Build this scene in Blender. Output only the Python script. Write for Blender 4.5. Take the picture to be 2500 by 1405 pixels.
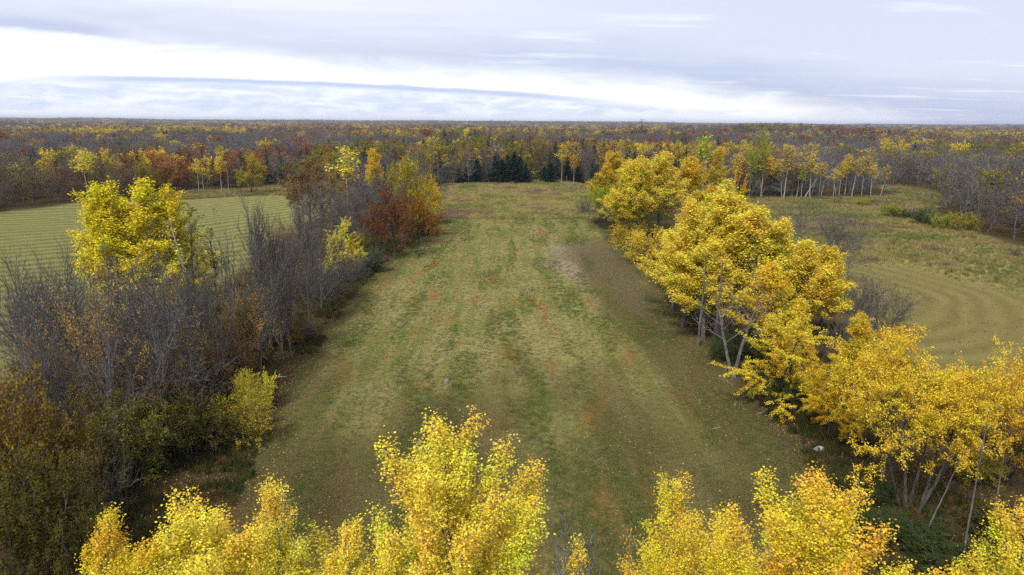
import bpy, math, random
import numpy as np
from mathutils import Vector, Matrix

for o in list(bpy.data.objects):
    bpy.data.objects.remove(o)
scene = bpy.context.scene
col = scene.collection
RNG = np.random.default_rng(11)

# ------------------------------------------------------------------ camera
CAM_H = 26.0
cam_data = bpy.data.cameras.new('camera')
cam_data.sensor_width = 36.0
cam_data.lens = 24.0
cam_data.clip_start = 0.1
cam_data.clip_end = 40000
cam = bpy.data.objects.new('camera', cam_data)
col.objects.link(cam)
PITCH = math.atan((702.5 - 299) / 1667.0)
cam.matrix_world = (Matrix.Translation((0, 0, CAM_H)) @ Matrix.Rotation(math.pi / 2 - PITCH, 4, 'X')
                    @ Matrix.Rotation(math.radians(0.39), 4, 'Z'))
scene.camera = cam

# ------------------------------------------------------------------ sun, sky, exposure
SUN_EL = math.radians(50)
SUN_AZ = math.radians(205)          # compass direction the light comes from (0 = +Y, clockwise): behind the camera, hay-field side
sun_data = bpy.data.lights.new('sun', 'SUN')
sun_data.energy = 1.5
sun_data.angle = math.radians(11)
sun_data.color = (1.0, 0.95, 0.86)
sun = bpy.data.objects.new('sun', sun_data)
col.objects.link(sun)
sd = Vector((math.sin(SUN_AZ) * math.cos(SUN_EL), math.cos(SUN_AZ) * math.cos(SUN_EL), math.sin(SUN_EL)))
sun.rotation_euler = sd.to_track_quat('Z', 'Y').to_euler()

vs = scene.view_settings
vs.view_transform = 'Standard'
vs.look = 'None'
vs.exposure = 1.08
vs.gamma = 1.0
vs.use_curve_mapping = False
cy = scene.cycles
cy.max_bounces = 4
cy.diffuse_bounces = 2
cy.glossy_bounces = 1
cy.transmission_bounces = 3
cy.volume_bounces = 0
cy.transparent_max_bounces = 4
cy.use_denoising = False
cy.use_adaptive_sampling = True
cy.adaptive_threshold = 0.018
cy.caustics_reflective = False
cy.caustics_refractive = False


class NT:
    """Small helper for writing node trees."""
    def __init__(self, tree):
        self.t = tree
        tree.nodes.clear()

    def n(self, typ, ins=None, **props):
        nd = self.t.nodes.new(typ)
        for k, v in props.items():
            setattr(nd, k, v)
        for k, v in (ins or {}).items():
            self.put(nd.inputs[k], v)
        return nd

    def put(self, sock, v):
        if isinstance(v, bpy.types.NodeSocket):
            self.t.links.new(v, sock)
        else:
            sock.default_value = v

    def m(self, op, a, b=None, c=None, clamp=False):
        nd = self.t.nodes.new('ShaderNodeMath')
        nd.operation = op
        nd.use_clamp = clamp
        for i, v in enumerate((a, b, c)):
            if v is not None:
                self.put(nd.inputs[i], v)
        return nd.outputs[0]

    def vm(self, op, a, b):
        nd = self.t.nodes.new('ShaderNodeVectorMath')
        nd.operation = op
        self.put(nd.inputs[0], a)
        self.put(nd.inputs[1], b)
        return nd.outputs[0]

    def mix(self, f, a, b, mode='MIX'):
        nd = self.t.nodes.new('ShaderNodeMix')
        nd.data_type = 'RGBA'
        nd.blend_type = mode
        self.put(nd.inputs[0], f)
        for i, v in ((6, a), (7, b)):
            if not isinstance(v, bpy.types.NodeSocket) and len(v) == 3:
                v = (*v, 1)
            self.put(nd.inputs[i], v)
        return nd.outputs[2]

    def noise(self, vec, scale, detail=3, rough=0.55, dist=0.0):
        nd = self.n('ShaderNodeTexNoise', {'Vector': vec, 'Scale': scale, 'Detail': detail, 'Roughness': rough, 'Distortion': dist})
        return nd.outputs[0]

    def ss(self, v, lo, hi):
        nd = self.n('ShaderNodeMapRange', {0: v, 1: lo, 2: hi, 3: 0.0, 4: 1.0}, interpolation_type='SMOOTHSTEP')
        return nd.outputs[0]

    def curve(self, v, pts):
        """piecewise-linear value through (x, y) points"""
        nd = self.n('ShaderNodeFloatCurve')
        x0, x1 = pts[0][0], pts[-1][0]
        y0 = min(p[1] for p in pts)
        y1 = max(p[1] for p in pts)
        u = self.m('DIVIDE', self.m('SUBTRACT', v, x0), x1 - x0, clamp=True)
        cm = nd.mapping.curves[0]
        norm = [((x - x0) / (x1 - x0), (y - y0) / (y1 - y0)) for x, y in pts]
        cm.points[0].location = norm[0]
        cm.points[1].location = norm[-1]
        for p in norm[1:-1]:
            cm.points.new(*p)
        nd.mapping.update()
        self.put(nd.inputs['Value'], u)
        return self.m('MULTIPLY_ADD', nd.outputs[0], y1 - y0, y0)


def build_world():
    w = bpy.data.worlds.new('World')
    scene.world = w
    w.use_nodes = True
    w.cycles.sampling_method = 'MANUAL'
    w.cycles.sample_map_resolution = 256
    N = NT(w.node_tree)
    d = N.n('ShaderNodeTexCoord').outputs['Generated']
    sep = N.n('ShaderNodeSeparateXYZ', {0: d})
    x, y, z = sep.outputs
    sky = N.n('ShaderNodeTexSky', sky_type='NISHITA', sun_disc=False, sun_elevation=SUN_EL, sun_rotation=SUN_AZ, altitude=300)
    blue = N.mix(1.0, sky.outputs[0], (0.1, 0.1, 0.1), 'MULTIPLY')
    deg = 57.2958
    el = N.m('MULTIPLY', N.m('ARCSINE', z), deg)
    az = N.m('MULTIPLY', N.m('ARCTAN2', x, y), deg)
    # cloud deck seen in perspective: direction divided by height above the horizon
    h = N.m('ADD', N.m('MAXIMUM', z, 0.0), 0.035)
    px = N.m('DIVIDE', x, h)
    py = N.m('DIVIDE', y, h)
    # streaks drift from one side to the other
    deck = N.n('ShaderNodeCombineXYZ', {0: N.m('MULTIPLY', N.m('MULTIPLY_ADD', py, 0.35, px), 0.16), 1: N.m('MULTIPLY', N.m('MULTIPLY_ADD', px, -0.12, py), 0.42), 2: 0.3}).outputs[0]
    n1 = N.noise(deck, 1.1, 4, 0.55, 0.4)
    n2 = N.noise(deck, 3.1, 4, 0.6, 0.2)
    n3 = N.noise(N.n('ShaderNodeCombineXYZ', {0: N.m('MULTIPLY', az, 0.16), 1: N.m('MULTIPLY', el, 0.62), 2: 7.7}).outputs[0], 1.0, 4, 0.58, 0.7)
    n4 = N.noise(N.n('ShaderNodeCombineXYZ', {0: N.m('MULTIPLY', az, 0.24), 1: N.m('MULTIPLY', el, 1.15), 2: 2.1}).outputs[0], 1.0, 5, 0.6, 0.5)
    # underside of the deck
    edge = N.curve(az, [(-60, 5.9), (-37, 5.0), (-30, 4.8), (-21, 4.3), (-8.5, 3.4), (8.5, 2.7), (18, 1.4), (27, 0.1), (37, -1.0), (60, -1.5)])
    over = N.m('SUBTRACT', el, edge)
    over = N.m('ADD', over, N.m('MULTIPLY', N.m('SUBTRACT', n3, 0.5), 2.2))
    deckmask = N.ss(over, -0.7, 1.9)
    # deck colour: blue-grey base brightening overhead, broken by pale streaks
    rel = N.ss(N.m('ADD', over, N.m('MULTIPLY', N.m('SUBTRACT', n1, 0.5), 5.0)), 0.3, 5.0)
    side = N.ss(az, -45, 25)
    dark = N.mix(side, (0.60, 0.64, 0.775), (0.40, 0.46, 0.67))
    pale = N.mix(side, (0.88, 0.89, 0.945), (0.61, 0.65, 0.795))
    deckcol = N.mix(rel, dark, pale)
    deckcol = N.mix(N.m('MULTIPLY', N.ss(n2, 0.56, 0.74), 0.5), deckcol, (0.90, 0.905, 0.93))
    deckcol = N.mix(N.m('MULTIPLY', N.ss(n1, 0.50, 0.36), 0.35), deckcol, (0.62, 0.65, 0.78))
    # thin stratus streaks under the deck
    gap = (1.0, 1.0, 0.99)
    line = N.curve(az, [(-60, 2.5), (-34, 2.7), (-20, 2.85), (-8, 2.55), (0, 2.2), (9, 1.55), (20, 1.15), (60, .9)])
    band = N.m('SUBTRACT', el, line)
    band = N.m('ADD', band, N.m('MULTIPLY', N.m('SUBTRACT', n4, 0.5), 0.4))
    thin = N.m('MULTIPLY', N.ss(band, -0.36, -0.02), N.ss(band, 0.36, 0.05))
    thin = N.m('MULTIPLY', thin, N.m('MULTIPLY', N.ss(az, -38, -27), N.ss(az, 14, 0)))
    line2 = N.curve(az, [(-60, 6.2), (-36, 6.1), (-28, 5.85), (-20, 5.7), (60, 5.0)])
    band2 = N.m('ADD', N.m('SUBTRACT', el, line2), N.m('MULTIPLY', N.m('SUBTRACT', n4, 0.5), 0.5))
    thick2 = N.m('MULTIPLY', N.ss(band2, -0.5, -0.2), N.ss(band2, 0.7, 0.0))
    thick2 = N.m('MULTIPLY', thick2, N.ss(az, -26.5, -31))
    # low cumulus belt near the horizon
    low = N.ss(N.m('SUBTRACT', line, el), -0.1, 0.35)
    puff = N.ss(n4, 0.36, 0.66)
    lowcol = N.mix(puff, (0.60, 0.68, 0.88), (0.86, 0.895, 0.975))
    lowcol = N.mix(N.m('MULTIPLY', N.ss(n3, 0.52, 0.72), 0.7), lowcol, (0.97, 0.975, 0.99))
    lowcol = N.mix(N.ss(az, 8, 22), lowcol, N.mix(puff, (0.86, 0.88, 0.95), (1.0, 0.99, 0.975)))
    lowcol = N.mix(N.ss(el, 1.0, 0.0), lowcol, (0.86, 0.90, 0.98))
    cloud = N.mix(low, gap, lowcol)
    cloud = N.mix(N.m('MULTIPLY', thin, 0.9), cloud, (0.43, 0.51, 0.77))
    cloud = N.mix(deckmask, cloud, deckcol)
    cloud = N.mix(N.m('MULTIPLY', thick2, 0.9), cloud, (0.47, 0.52, 0.70))
    cloud = N.mix(1.0, cloud, (CLOUD, CLOUD, CLOUD), 'MULTIPLY')
    total = N.mix(0.93, blue, cloud)
    bg = N.n('ShaderNodeBackground', {'Color': total, 'Strength': 1.0})
    out = N.n('ShaderNodeOutputWorld', {'Surface': bg.outputs[0]})


CLOUD = 0.565
build_world()

# ------------------------------------------------------------------ small tools
def tag(o, label=None, cat=None, group=None, kind=None):
    if label: o['label'] = label
    if cat: o['category'] = cat
    if group: o['group'] = group
    if kind: o['kind'] = kind
    return o


def mat(name):
    m = bpy.data.materials.new(name)
    m.use_nodes = True
    return m, NT(m.node_tree)


def mesh_np(name, v, quads=None, tris=None, mats=(), smooth=False, attrs=None, midx=None):
    me = bpy.data.meshes.new(name)
    v = np.asarray(v, np.float32).reshape(-1, 3)
    parts, starts, off = [], [], 0
    for a, k in ((quads, 4), (tris, 3)):
        if a is not None and len(a):
            a = np.asarray(a, np.int32).reshape(-1, k)
            parts.append(a.ravel())
            starts.append(off + np.arange(len(a), dtype=np.int32) * k)
            off += a.size
    me.vertices.add(len(v))
    me.vertices.foreach_set('co', v.ravel())
    if parts:
        idx = np.concatenate(parts)
        st = np.concatenate(starts)
        me.loops.add(len(idx))
        me.loops.foreach_set('vertex_index', idx)
        me.polygons.add(len(st))
        me.polygons.foreach_set('loop_start', st)
        me.update(calc_edges=True)
        if smooth:
            me.polygons.foreach_set('use_smooth', np.ones(len(st), bool))
        if midx is not None:
            me.polygons.foreach_set('material_index', np.asarray(midx, np.int32))
    for k, (typ, dat) in (attrs or {}).items():
        at = me.attributes.new(k, typ, 'POINT')
        key = {'FLOAT': 'value', 'INT': 'value', 'FLOAT_VECTOR': 'vector', 'FLOAT_COLOR': 'color'}[typ]
        at.data.foreach_set(key, np.ascontiguousarray(dat).ravel())
    for m in mats:
        me.materials.append(m)
    return me


def obj(name, me, parent=None):
    o = bpy.data.objects.new(name, me)
    col.objects.link(o)
    if parent: o.parent = parent
    return o


def vnoise(x, y, seed=0):
    """smooth value noise in numpy, about -1..1"""
    xi = np.floor(x).astype(np.int64); yi = np.floor(y).astype(np.int64)
    fx = x - xi; fy = y - yi
    fx = fx * fx * (3 - 2 * fx); fy = fy * fy * (3 - 2 * fy)

    def hsh(a, b):
        n = (a * 374761393 + b * 668265263 + seed * 974634777) & 0xffffffff
        n = ((n ^ (n >> 13)) * 1274126177) & 0xffffffff
        return ((n ^ (n >> 16)) & 0xffff) / 32767.5 - 1
    return (hsh(xi, yi) * (1 - fx) + hsh(xi + 1, yi) * fx) * (1 - fy) + (hsh(xi, yi + 1) * (1 - fx) + hsh(xi + 1, yi + 1) * fx) * fy


def fbm(x, y, seed=0, o=4):
    s = 0; a = 0.55
    for i in range(o):
        s = s + a * vnoise(x * 2 ** i + 17.3 * i, y * 2 ** i - 9.1 * i, seed + i); a *= 0.5
    return s


def sdist(x, y, poly):
    """signed distance to a polygon, negative inside"""
    P = np.asarray(poly, float)
    d = np.full(np.shape(x), 1e9); ins = np.zeros(np.shape(x), bool)
    for i in range(len(P)):
        ax, ay = P[i]; bx, by = P[(i + 1) % len(P)]
        ex, ey = bx - ax, by - ay
        t = np.clip(((x - ax) * ex + (y - ay) * ey) / (ex * ex + ey * ey), 0, 1)
        d = np.minimum(d, np.hypot(x - ax - t * ex, y - ay - t * ey))
        c = ((ay > y) != (by > y))
        with np.errstate(divide='ignore', invalid='ignore'):
            ins ^= c & (x < (bx - ax) * (y - ay) / (by - ay + 1e-12) + ax)
    return np.where(ins, -d, d)


def sstep(v, a, b):
    t = np.clip((v - a) / (b - a), 0, 1)
    return t * t * (3 - 2 * t)


# ------------------------------------------------------------------ the lie of the land
MEADOW = [(-19, 12), (-20.5, 42), (-23.5, 70), (-25.5, 97), (-25, 124), (-22.5, 156), (-21, 203), (0, 200), (21.5, 205), (25, 152), (25.5, 109), (24, 64), (25, 53), (21, 35), (20, 12)]
MARSH = [(-24, 188), (-32, 230), (-30, 292), (-14, 298), (0, 303), (12, 316), (24, 312), (31, 294), (34, 240), (25, 190), (0, 186)]
HAY = [(-150, 150), (-147, 193), (-139, 219), (-113, 228), (-95, 243), (-76, 258), (-62, 250), (-52, 215), (-49, 160), (-44, 110), (-43, 80), (-45, 58), (-60, 40), (-120, 60), (-150, 110)]
ROUGH = [(-128, 232), (-122, 262), (-104, 268), (-90, 300), (-70, 290), (-58, 255), (-95, 240)]
EAST = [(42, 60), (44, 100), (52, 150), (64, 215), (70, 244), (88, 246), (112, 251), (147, 258), (158, 300), (172, 305), (168, 270), (127, 205), (116, 172), (112, 150), (120, 120), (108, 80), (60, 55)]
WESTROW = [(-48, 30), (-48, 60), (-45, 110), (-50, 160), (-52, 215), (-30, 225), (-20, 200), (-22, 156), (-25, 124), (-25, 97), (-23, 70), (-20, 42), (-18, 12), (-48, 12)]
EASTROW = [(20, 12), (21, 35), (25, 53), (24, 64), (25, 109), (25, 152), (21, 205), (34, 235), (62, 230), (52, 150), (44, 100), (42, 60), (45, 12)]


def height(x, y):
    r = np.hypot(x, y)
    z = 0.25 * fbm(x / 35, y / 35, 5, 3) + 0.05 * fbm(x / 4, y / 4, 9, 2)
    far = sstep(r, 300, 900)
    z = z + far * (3.2 * fbm(x / 420, y / 420, 21, 3) + 1.0)
    z = z + 13 * sstep(r, 800, 2200) * fbm(x / 1100, y / 900, 33, 3)
    # a wooded rise and the long ridge on the skyline
    z = z + 16 * np.exp(-(((x - 560) / 170) ** 2 + ((y - 1500) / 320) ** 2))
    z = z + 34 * sstep(y, 4000, 7000) * (0.7 + 1.0 * fbm(x / 1900, y / 1900, 41, 4))
    return z


def h1(x, y):
    return float(height(np.array([x], float), np.array([y], float))[0])


def axis(dense_lo, dense_hi, step, lo, hi, grow):
    a = list(np.arange(dense_lo, dense_hi + step / 2, step))
    s = step
    while a[-1] < hi:
        s *= grow; a.append(a[-1] + s)
    s = step
    b = []
    p = dense_lo
    while p > lo:
        s *= grow; p -= s; b.append(p)
    return np.array(b[::-1] + a)


GX = axis(-60, 66, 0.55, -13000, 13000, 1.075)
GY = axis(26, 130, 0.55, -900, 13500, 1.042)


def make_ground():
    X, Y = np.meshgrid(GX, GY)
    Z = height(X, Y)
    wob = 1.6 * fbm(X / 9, Y / 9, 3, 3)
    dm = sdist(X, Y, MEADOW) + wob * 0.7
    dh = sdist(X, Y, HAY) + wob
    de = sdist(X, Y, EAST) + wob
    dma = sdist(X, Y, MARSH) + wob
    dr = sdist(X, Y, ROUGH) + wob
    drow = np.minimum(sdist(X, Y, WESTROW), sdist(X, Y, EASTROW)) + wob
    meadow = sstep(dm, 1.5, -1.5)
    hay = sstep(dh, 2, -2)
    marsh = np.maximum.reduce([sstep(de, 2.5, -2), sstep(dma, 2, -2), sstep(dr, 2, -2)]) * (1 - meadow)
    openw = np.maximum.reduce([meadow, hay, marsh])
    # leaf litter plus painted shade spreads out of the rows into the open
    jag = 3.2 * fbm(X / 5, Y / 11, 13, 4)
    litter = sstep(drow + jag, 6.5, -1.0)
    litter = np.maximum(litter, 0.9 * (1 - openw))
    litter = np.maximum(litter, (0.92 * sstep(Y + 2.5 * jag, 95, 46) * (0.75 + 0.5 * fbm(X / 6, Y / 14, 15, 3))).clip(0, 1) * meadow)  # near end: shed leaves, darkened further as painted shade
    # darker brown litter lane on the golden row's side, thinning away from it
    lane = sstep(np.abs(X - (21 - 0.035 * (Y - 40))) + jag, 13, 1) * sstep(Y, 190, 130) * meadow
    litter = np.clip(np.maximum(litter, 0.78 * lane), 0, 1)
    chip = sstep(np.hypot((X - 14.5) / 9.5, (Y - 131) / 25) + 0.35 * fbm(X / 4, Y / 7, 55, 4), 1.1, 0.45)
    chip = np.maximum(chip, 0.8 * sstep(np.hypot((X - 19) / 3.6, (Y - 104) / 22) + 0.35 * fbm(X / 4, Y / 7, 57, 4), 1.1, 0.4))
    # mown hay lies in swaths; the strips run round the field's curve
    sw = np.sin((np.hypot(X + 191, Y - 273) + 3.0 * fbm(X / 45, Y / 45, 70, 2)) * 2 * np.pi / 4.9 + 2.4 * fbm(X / 20, Y / 20, 71, 3)) * (0.8 + 0.7 * fbm(X / 14, Y / 14, 72, 3))
    Z = Z + hay * 0.05 * sw
    ang = np.hypot(X - 48, (Y - 110) * 0.8)
    mowe = sstep(X + 0.25 * (Y - 100) + 4 * fbm(X / 12, Y / 12, 76, 2), 88, 78) * sstep(Y, 134, 122) + sstep(Y, 100, 90)
    mowe = np.clip(mowe, 0, 1) * sstep(de, 2, -2)
    sw2 = np.sin(ang * 2 * np.pi / 3.5 + 4.5 * fbm(X / 17, Y / 17, 73, 4)) * (0.4 + 0.7 * fbm(X / 8, Y / 8, 74, 2))
    Z = Z + mowe * 0.03 * sw2
    tuss = fbm(X / 1.6, Y / 1.6, 77, 3)
    Z = Z + marsh * (1 - mowe) * 0.34 * tuss + meadow * 0.025 * fbm(X / 1.0, Y / 1.0, 79, 2)
    swath = hay * sw + mowe * sw2
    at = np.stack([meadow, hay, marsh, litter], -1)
    at2 = np.stack([chip * meadow, mowe, swath * 0.5 + 0.5, np.ones_like(X)], -1)
    global Z_LO, Z_HI
    Z_LO, Z_HI = float(Z.min()), float(Z.max())
    nx, ny = len(GX), len(GY)
    idx = np.arange(nx * ny).reshape(ny, nx)
    q = np.stack([idx[:-1, :-1], idx[:-1, 1:], idx[1:, 1:], idx[1:, :-1]], -1).reshape(-1, 4)
    V = np.stack([X, Y, Z], -1).reshape(-1, 3)
    c = at.reshape(-1, 4)[q].mean(1)
    reg = np.zeros(len(q), int)
    reg[c[:, 2] > 0.5] = 3
    reg[c[:, 1] > 0.5] = 2
    reg[c[:, 0] > 0.5] = 1
    A = at.reshape(-1, 4); B = at2.reshape(-1, 4)
    names = [('ground', 'brown leaf-strewn woodland ground under all the trees'), ('mown_meadow', 'long mown straw-green meadow strip between the two tree rows'),
             ('hay_field', 'pale green hay field with raked rows'), ('marsh_grassland', 'rough yellow-green marsh grass beyond and beside the meadow')]
    for r, (nm, lab) in enumerate(names):
        f = q[reg == r]
        u, inv = np.unique(f, return_inverse=True)
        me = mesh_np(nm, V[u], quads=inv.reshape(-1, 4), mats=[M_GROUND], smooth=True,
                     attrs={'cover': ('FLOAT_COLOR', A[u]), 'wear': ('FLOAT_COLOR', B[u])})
        tag(obj(nm, me), lab, {'ground': 'ground', 'mown_meadow': 'meadow', 'hay_field': 'field', 'marsh_grassland': 'grassland'}[nm], kind='structure')
    return


def ground_material():
    m, N = mat('ground_cover')
    geo = N.n('ShaderNodeNewGeometry').outputs['Position']
    s = N.n('ShaderNodeSeparateXYZ', {0: geo})
    x, y = s.outputs[0], s.outputs[1]
    ca = N.n('ShaderNodeAttribute', attribute_name='cover')
    cs = N.n('ShaderNodeSeparateColor', {0: ca.outputs['Color']})
    meadow, hay, marsh = cs.outputs
    litter = ca.outputs['Alpha']
    wa = N.n('ShaderNodeAttribute', attribute_name='wear')
    ws = N.n('ShaderNodeSeparateColor', {0: wa.outputs['Color']})
    chip, mowe, swath = ws.outputs
    flat = N.n('ShaderNodeCombineXYZ', {0: x, 1: y, 2: 0.0}).outputs[0]
    lng = N.n('ShaderNodeCombineXYZ', {0: N.m('MULTIPLY', x, 0.62), 1: N.m('MULTIPLY', y, 0.045), 2: 3.0}).outputs[0]
    streak = N.noise(lng, 1.0, 4, 0.6, 0.3)
    lng2 = N.n('ShaderNodeCombineXYZ', {0: N.m('MULTIPLY', x, 0.36), 1: N.m('MULTIPLY', y, 0.075), 2: 9.0}).outputs[0]
    streak2 = N.noise(lng2, 1.0, 4, 0.55, 0.4)
    patch = N.noise(flat, 0.09, 4, 0.6)
    mid = N.noise(flat, 0.7, 3, 0.6)
    fine = N.noise(flat, 5.5, 3, 0.7)
    grit = N.noise(flat, 22.0, 1, 0.6)
    # mown meadow: straw, green regrowth, rusty leaf-strewn bands
    g = N.mix(N.ss(streak, 0.42, 0.58), (0.255, 0.222, 0.084), (0.165, 0.19, 0.05))
    g = N.mix(N.m('MULTIPLY', N.ss(patch, 0.42, 0.66), 0.7), g, (0.285, 0.25, 0.105))
    g = N.mix(N.m('MULTIPLY', N.ss(streak2, 0.525, 0.69), 0.85), g, (0.28, 0.15, 0.04))
    g = N.mix(N.m('MULTIPLY', N.ss(mid, 0.52, 0.74), 0.3), g, (0.19, 0.145, 0.055))
    g = N.mix(N.m('MULTIPLY', chip, N.ss(mid, 0.1, 0.5)), g, (0.32, 0.25, 0.19))
    # hay: pale swaths
    hcol = N.mix(N.ss(N.m('ADD', swath, N.m('MULTIPLY', N.m('SUBTRACT', mid, 0.5), 0.5)), 0.2, 0.8), (0.155, 0.152, 0.048), (0.245, 0.23, 0.09))
    hcol = N.mix(N.m('MULTIPLY', N.ss(patch, 0.5, 0.75), 0.5), hcol, (0.235, 0.21, 0.09))
    # marsh grass
    mcol = N.mix(N.ss(mid, 0.35, 0.65), (0.17, 0.155, 0.053), (0.28, 0.235, 0.085))
    mcol = N.mix(N.m('MULTIPLY', N.ss(patch, 0.5, 0.7), 0.7), mcol, (0.14, 0.165, 0.05))
    mow = N.mix(N.ss(N.m('ADD', swath, N.m('MULTIPLY', N.m('SUBTRACT', mid, 0.5), 0.6)), 0.2, 0.8), (0.155, 0.132, 0.05), (0.195, 0.17, 0.063))
    mcol = N.mix(mowe, mcol, mow)
    # woodland floor
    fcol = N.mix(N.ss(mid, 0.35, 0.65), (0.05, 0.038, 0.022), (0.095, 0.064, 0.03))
    litter_shade_col = N.mix(N.ss(fine, 0.4, 0.62), (0.038, 0.030, 0.015), (0.092, 0.064, 0.028))  # wet-leaf brown, darkened further so tree shade sits in the colour
    base = N.mix(hay, fcol, hcol)
    base = N.mix(marsh, base, mcol)
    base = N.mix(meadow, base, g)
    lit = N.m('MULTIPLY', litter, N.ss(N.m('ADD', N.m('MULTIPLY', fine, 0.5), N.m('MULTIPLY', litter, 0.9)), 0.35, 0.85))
    base = N.mix(lit, base, litter_shade_col)
    v = N.m('MULTIPLY_ADD', fine, 1.3, 0.34)
    v = N.m('MULTIPLY', v, N.m('MULTIPLY_ADD', grit, 1.5, 0.24))
    base = N.mix(1.0, base, N.n('ShaderNodeCombineColor', {0: v, 1: v, 2: v}).outputs[0], 'MULTIPLY')
    hgt = N.m('ADD', N.m('MULTIPLY', fine, 0.10), N.m('MULTIPLY', grit, 0.05))
    bump = N.n('ShaderNodeBump', {'Height': hgt, 'Strength': 0.9, 'Distance': 1.0})
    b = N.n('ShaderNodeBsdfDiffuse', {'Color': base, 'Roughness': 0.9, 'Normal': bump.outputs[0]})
    N.n('ShaderNodeOutputMaterial', {'Surface': b.outputs[0]})
    return m


M_GROUND = ground_material()
make_ground()

# ------------------------------------------------------------------ plant materials
def leaf_material(name, source, transl=0.38, patchy=0.0):
    m, N = mat(name)
    if source == 'object':
        info = N.n('ShaderNodeObjectInfo')
        basec, rnd_o = info.outputs['Color'], info.outputs['Random']
    else:
        a = N.n('ShaderNodeAttribute', attribute_name='tint', attribute_type='INSTANCER')
        basec = a.outputs['Color']
        rnd_o = N.n('ShaderNodeObjectInfo').outputs['Random']
    r = N.n('ShaderNodeAttribute', attribute_name='rnd').outputs['Fac']
    hue = N.m('MULTIPLY_ADD', N.m('SUBTRACT', r, 0.5), 0.035, 0.5)
    val = N.m('MULTIPLY_ADD', N.m('POWER', r, 0.6), 0.75, 0.5)
    if patchy:
        tc = N.n('ShaderNodeTexCoord').outputs['Object']
        pn = N.noise(N.vm('ADD', tc, N.n('ShaderNodeCombineXYZ', {0: N.m('MULTIPLY', rnd_o, 90.0), 1: 0.0, 2: 0.0}).outputs[0]), 0.42, 3, 0.6)
        hue = N.m('ADD', hue, N.m('MULTIPLY', N.m('SUBTRACT', pn, 0.47), patchy))
        val = N.m('MULTIPLY', val, N.m('SUBTRACT', 1.18, N.m('MULTIPLY', pn, 0.36)))
    hsv = N.n('ShaderNodeHueSaturation', {'Hue': hue, 'Saturation': 1.0, 'Value': val, 'Fac': 1.0, 'Color': basec})
    c = hsv.outputs[0]
    d = N.n('ShaderNodeBsdfDiffuse', {'Color': c})
    t = N.n('ShaderNodeBsdfTranslucent', {'Color': c})
    mx = N.n('ShaderNodeMixShader', {0: transl, 1: d.outputs[0], 2: t.outputs[0]})
    N.n('ShaderNodeOutputMaterial', {'Surface': mx.outputs[0]})
    return m


def bark_material(name, a, b, birch=False):
    m, N = mat(name)
    tc = N.n('ShaderNodeTexCoord').outputs['Object']
    st = N.vm('MULTIPLY', tc, (2.0, 2.0, 0.5) if not birch else (1.5, 1.5, 5.0))
    n1 = N.noise(st, 2.0, 5, 0.7)
    n2 = N.noise(tc, 0.35, 3, 0.6)
    f = N.ss(n1, 0.38, 0.62) if not birch else N.ss(n1, 0.60, 0.66)
    c = N.mix(f, a, b)
    c = N.mix(N.m('MULTIPLY', N.ss(n2, 0.5, 0.7), 0.5), c, tuple(0.6 * (p + q) / 2 for p, q in zip(a, b)))
    bump = N.n('ShaderNodeBump', {'Height': n1, 'Strength': 0.5, 'Distance': 0.05})
    d = N.n('ShaderNodeBsdfDiffuse', {'Color': c, 'Roughness': 0.8, 'Normal': bump.outputs[0]})
    N.n('ShaderNodeOutputMaterial', {'Surface': d.outputs[0]})
    return m


M_LEAF = leaf_material('leaf', 'object', 0.26, 0.0)
M_LEAFP = leaf_material('leaf_patchy', 'object', 0.26, 0.12)
M_LEAFN = leaf_material('leaf_near', 'object', 0.30, 0.2)
M_LEAFI = leaf_material('leaf_far', 'instancer', 0.22)
M_BARK = bark_material('bark_grey', (0.085, 0.079, 0.074), (0.20, 0.188, 0.175))
M_BARKP = bark_material('bark_poplar', (0.13, 0.122, 0.10), (0.27, 0.26, 0.22))
M_BIRCH = bark_material('bark_birch', (0.42, 0.41, 0.385), (0.09, 0.08, 0.07), True)
M_TWIG = bark_material('twig', (0.088, 0.081, 0.075), (0.178, 0.167, 0.156))
M_DARK = bark_material('bark_dark', (0.05, 0.045, 0.04), (0.115, 0.105, 0.095))
M_GREY = bark_material('bark_bare', (0.10, 0.094, 0.088), (0.22, 0.21, 0.197))
M_PALE = bark_material('bark_dead', (0.24, 0.23, 0.22), (0.40, 0.385, 0.37))

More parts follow.
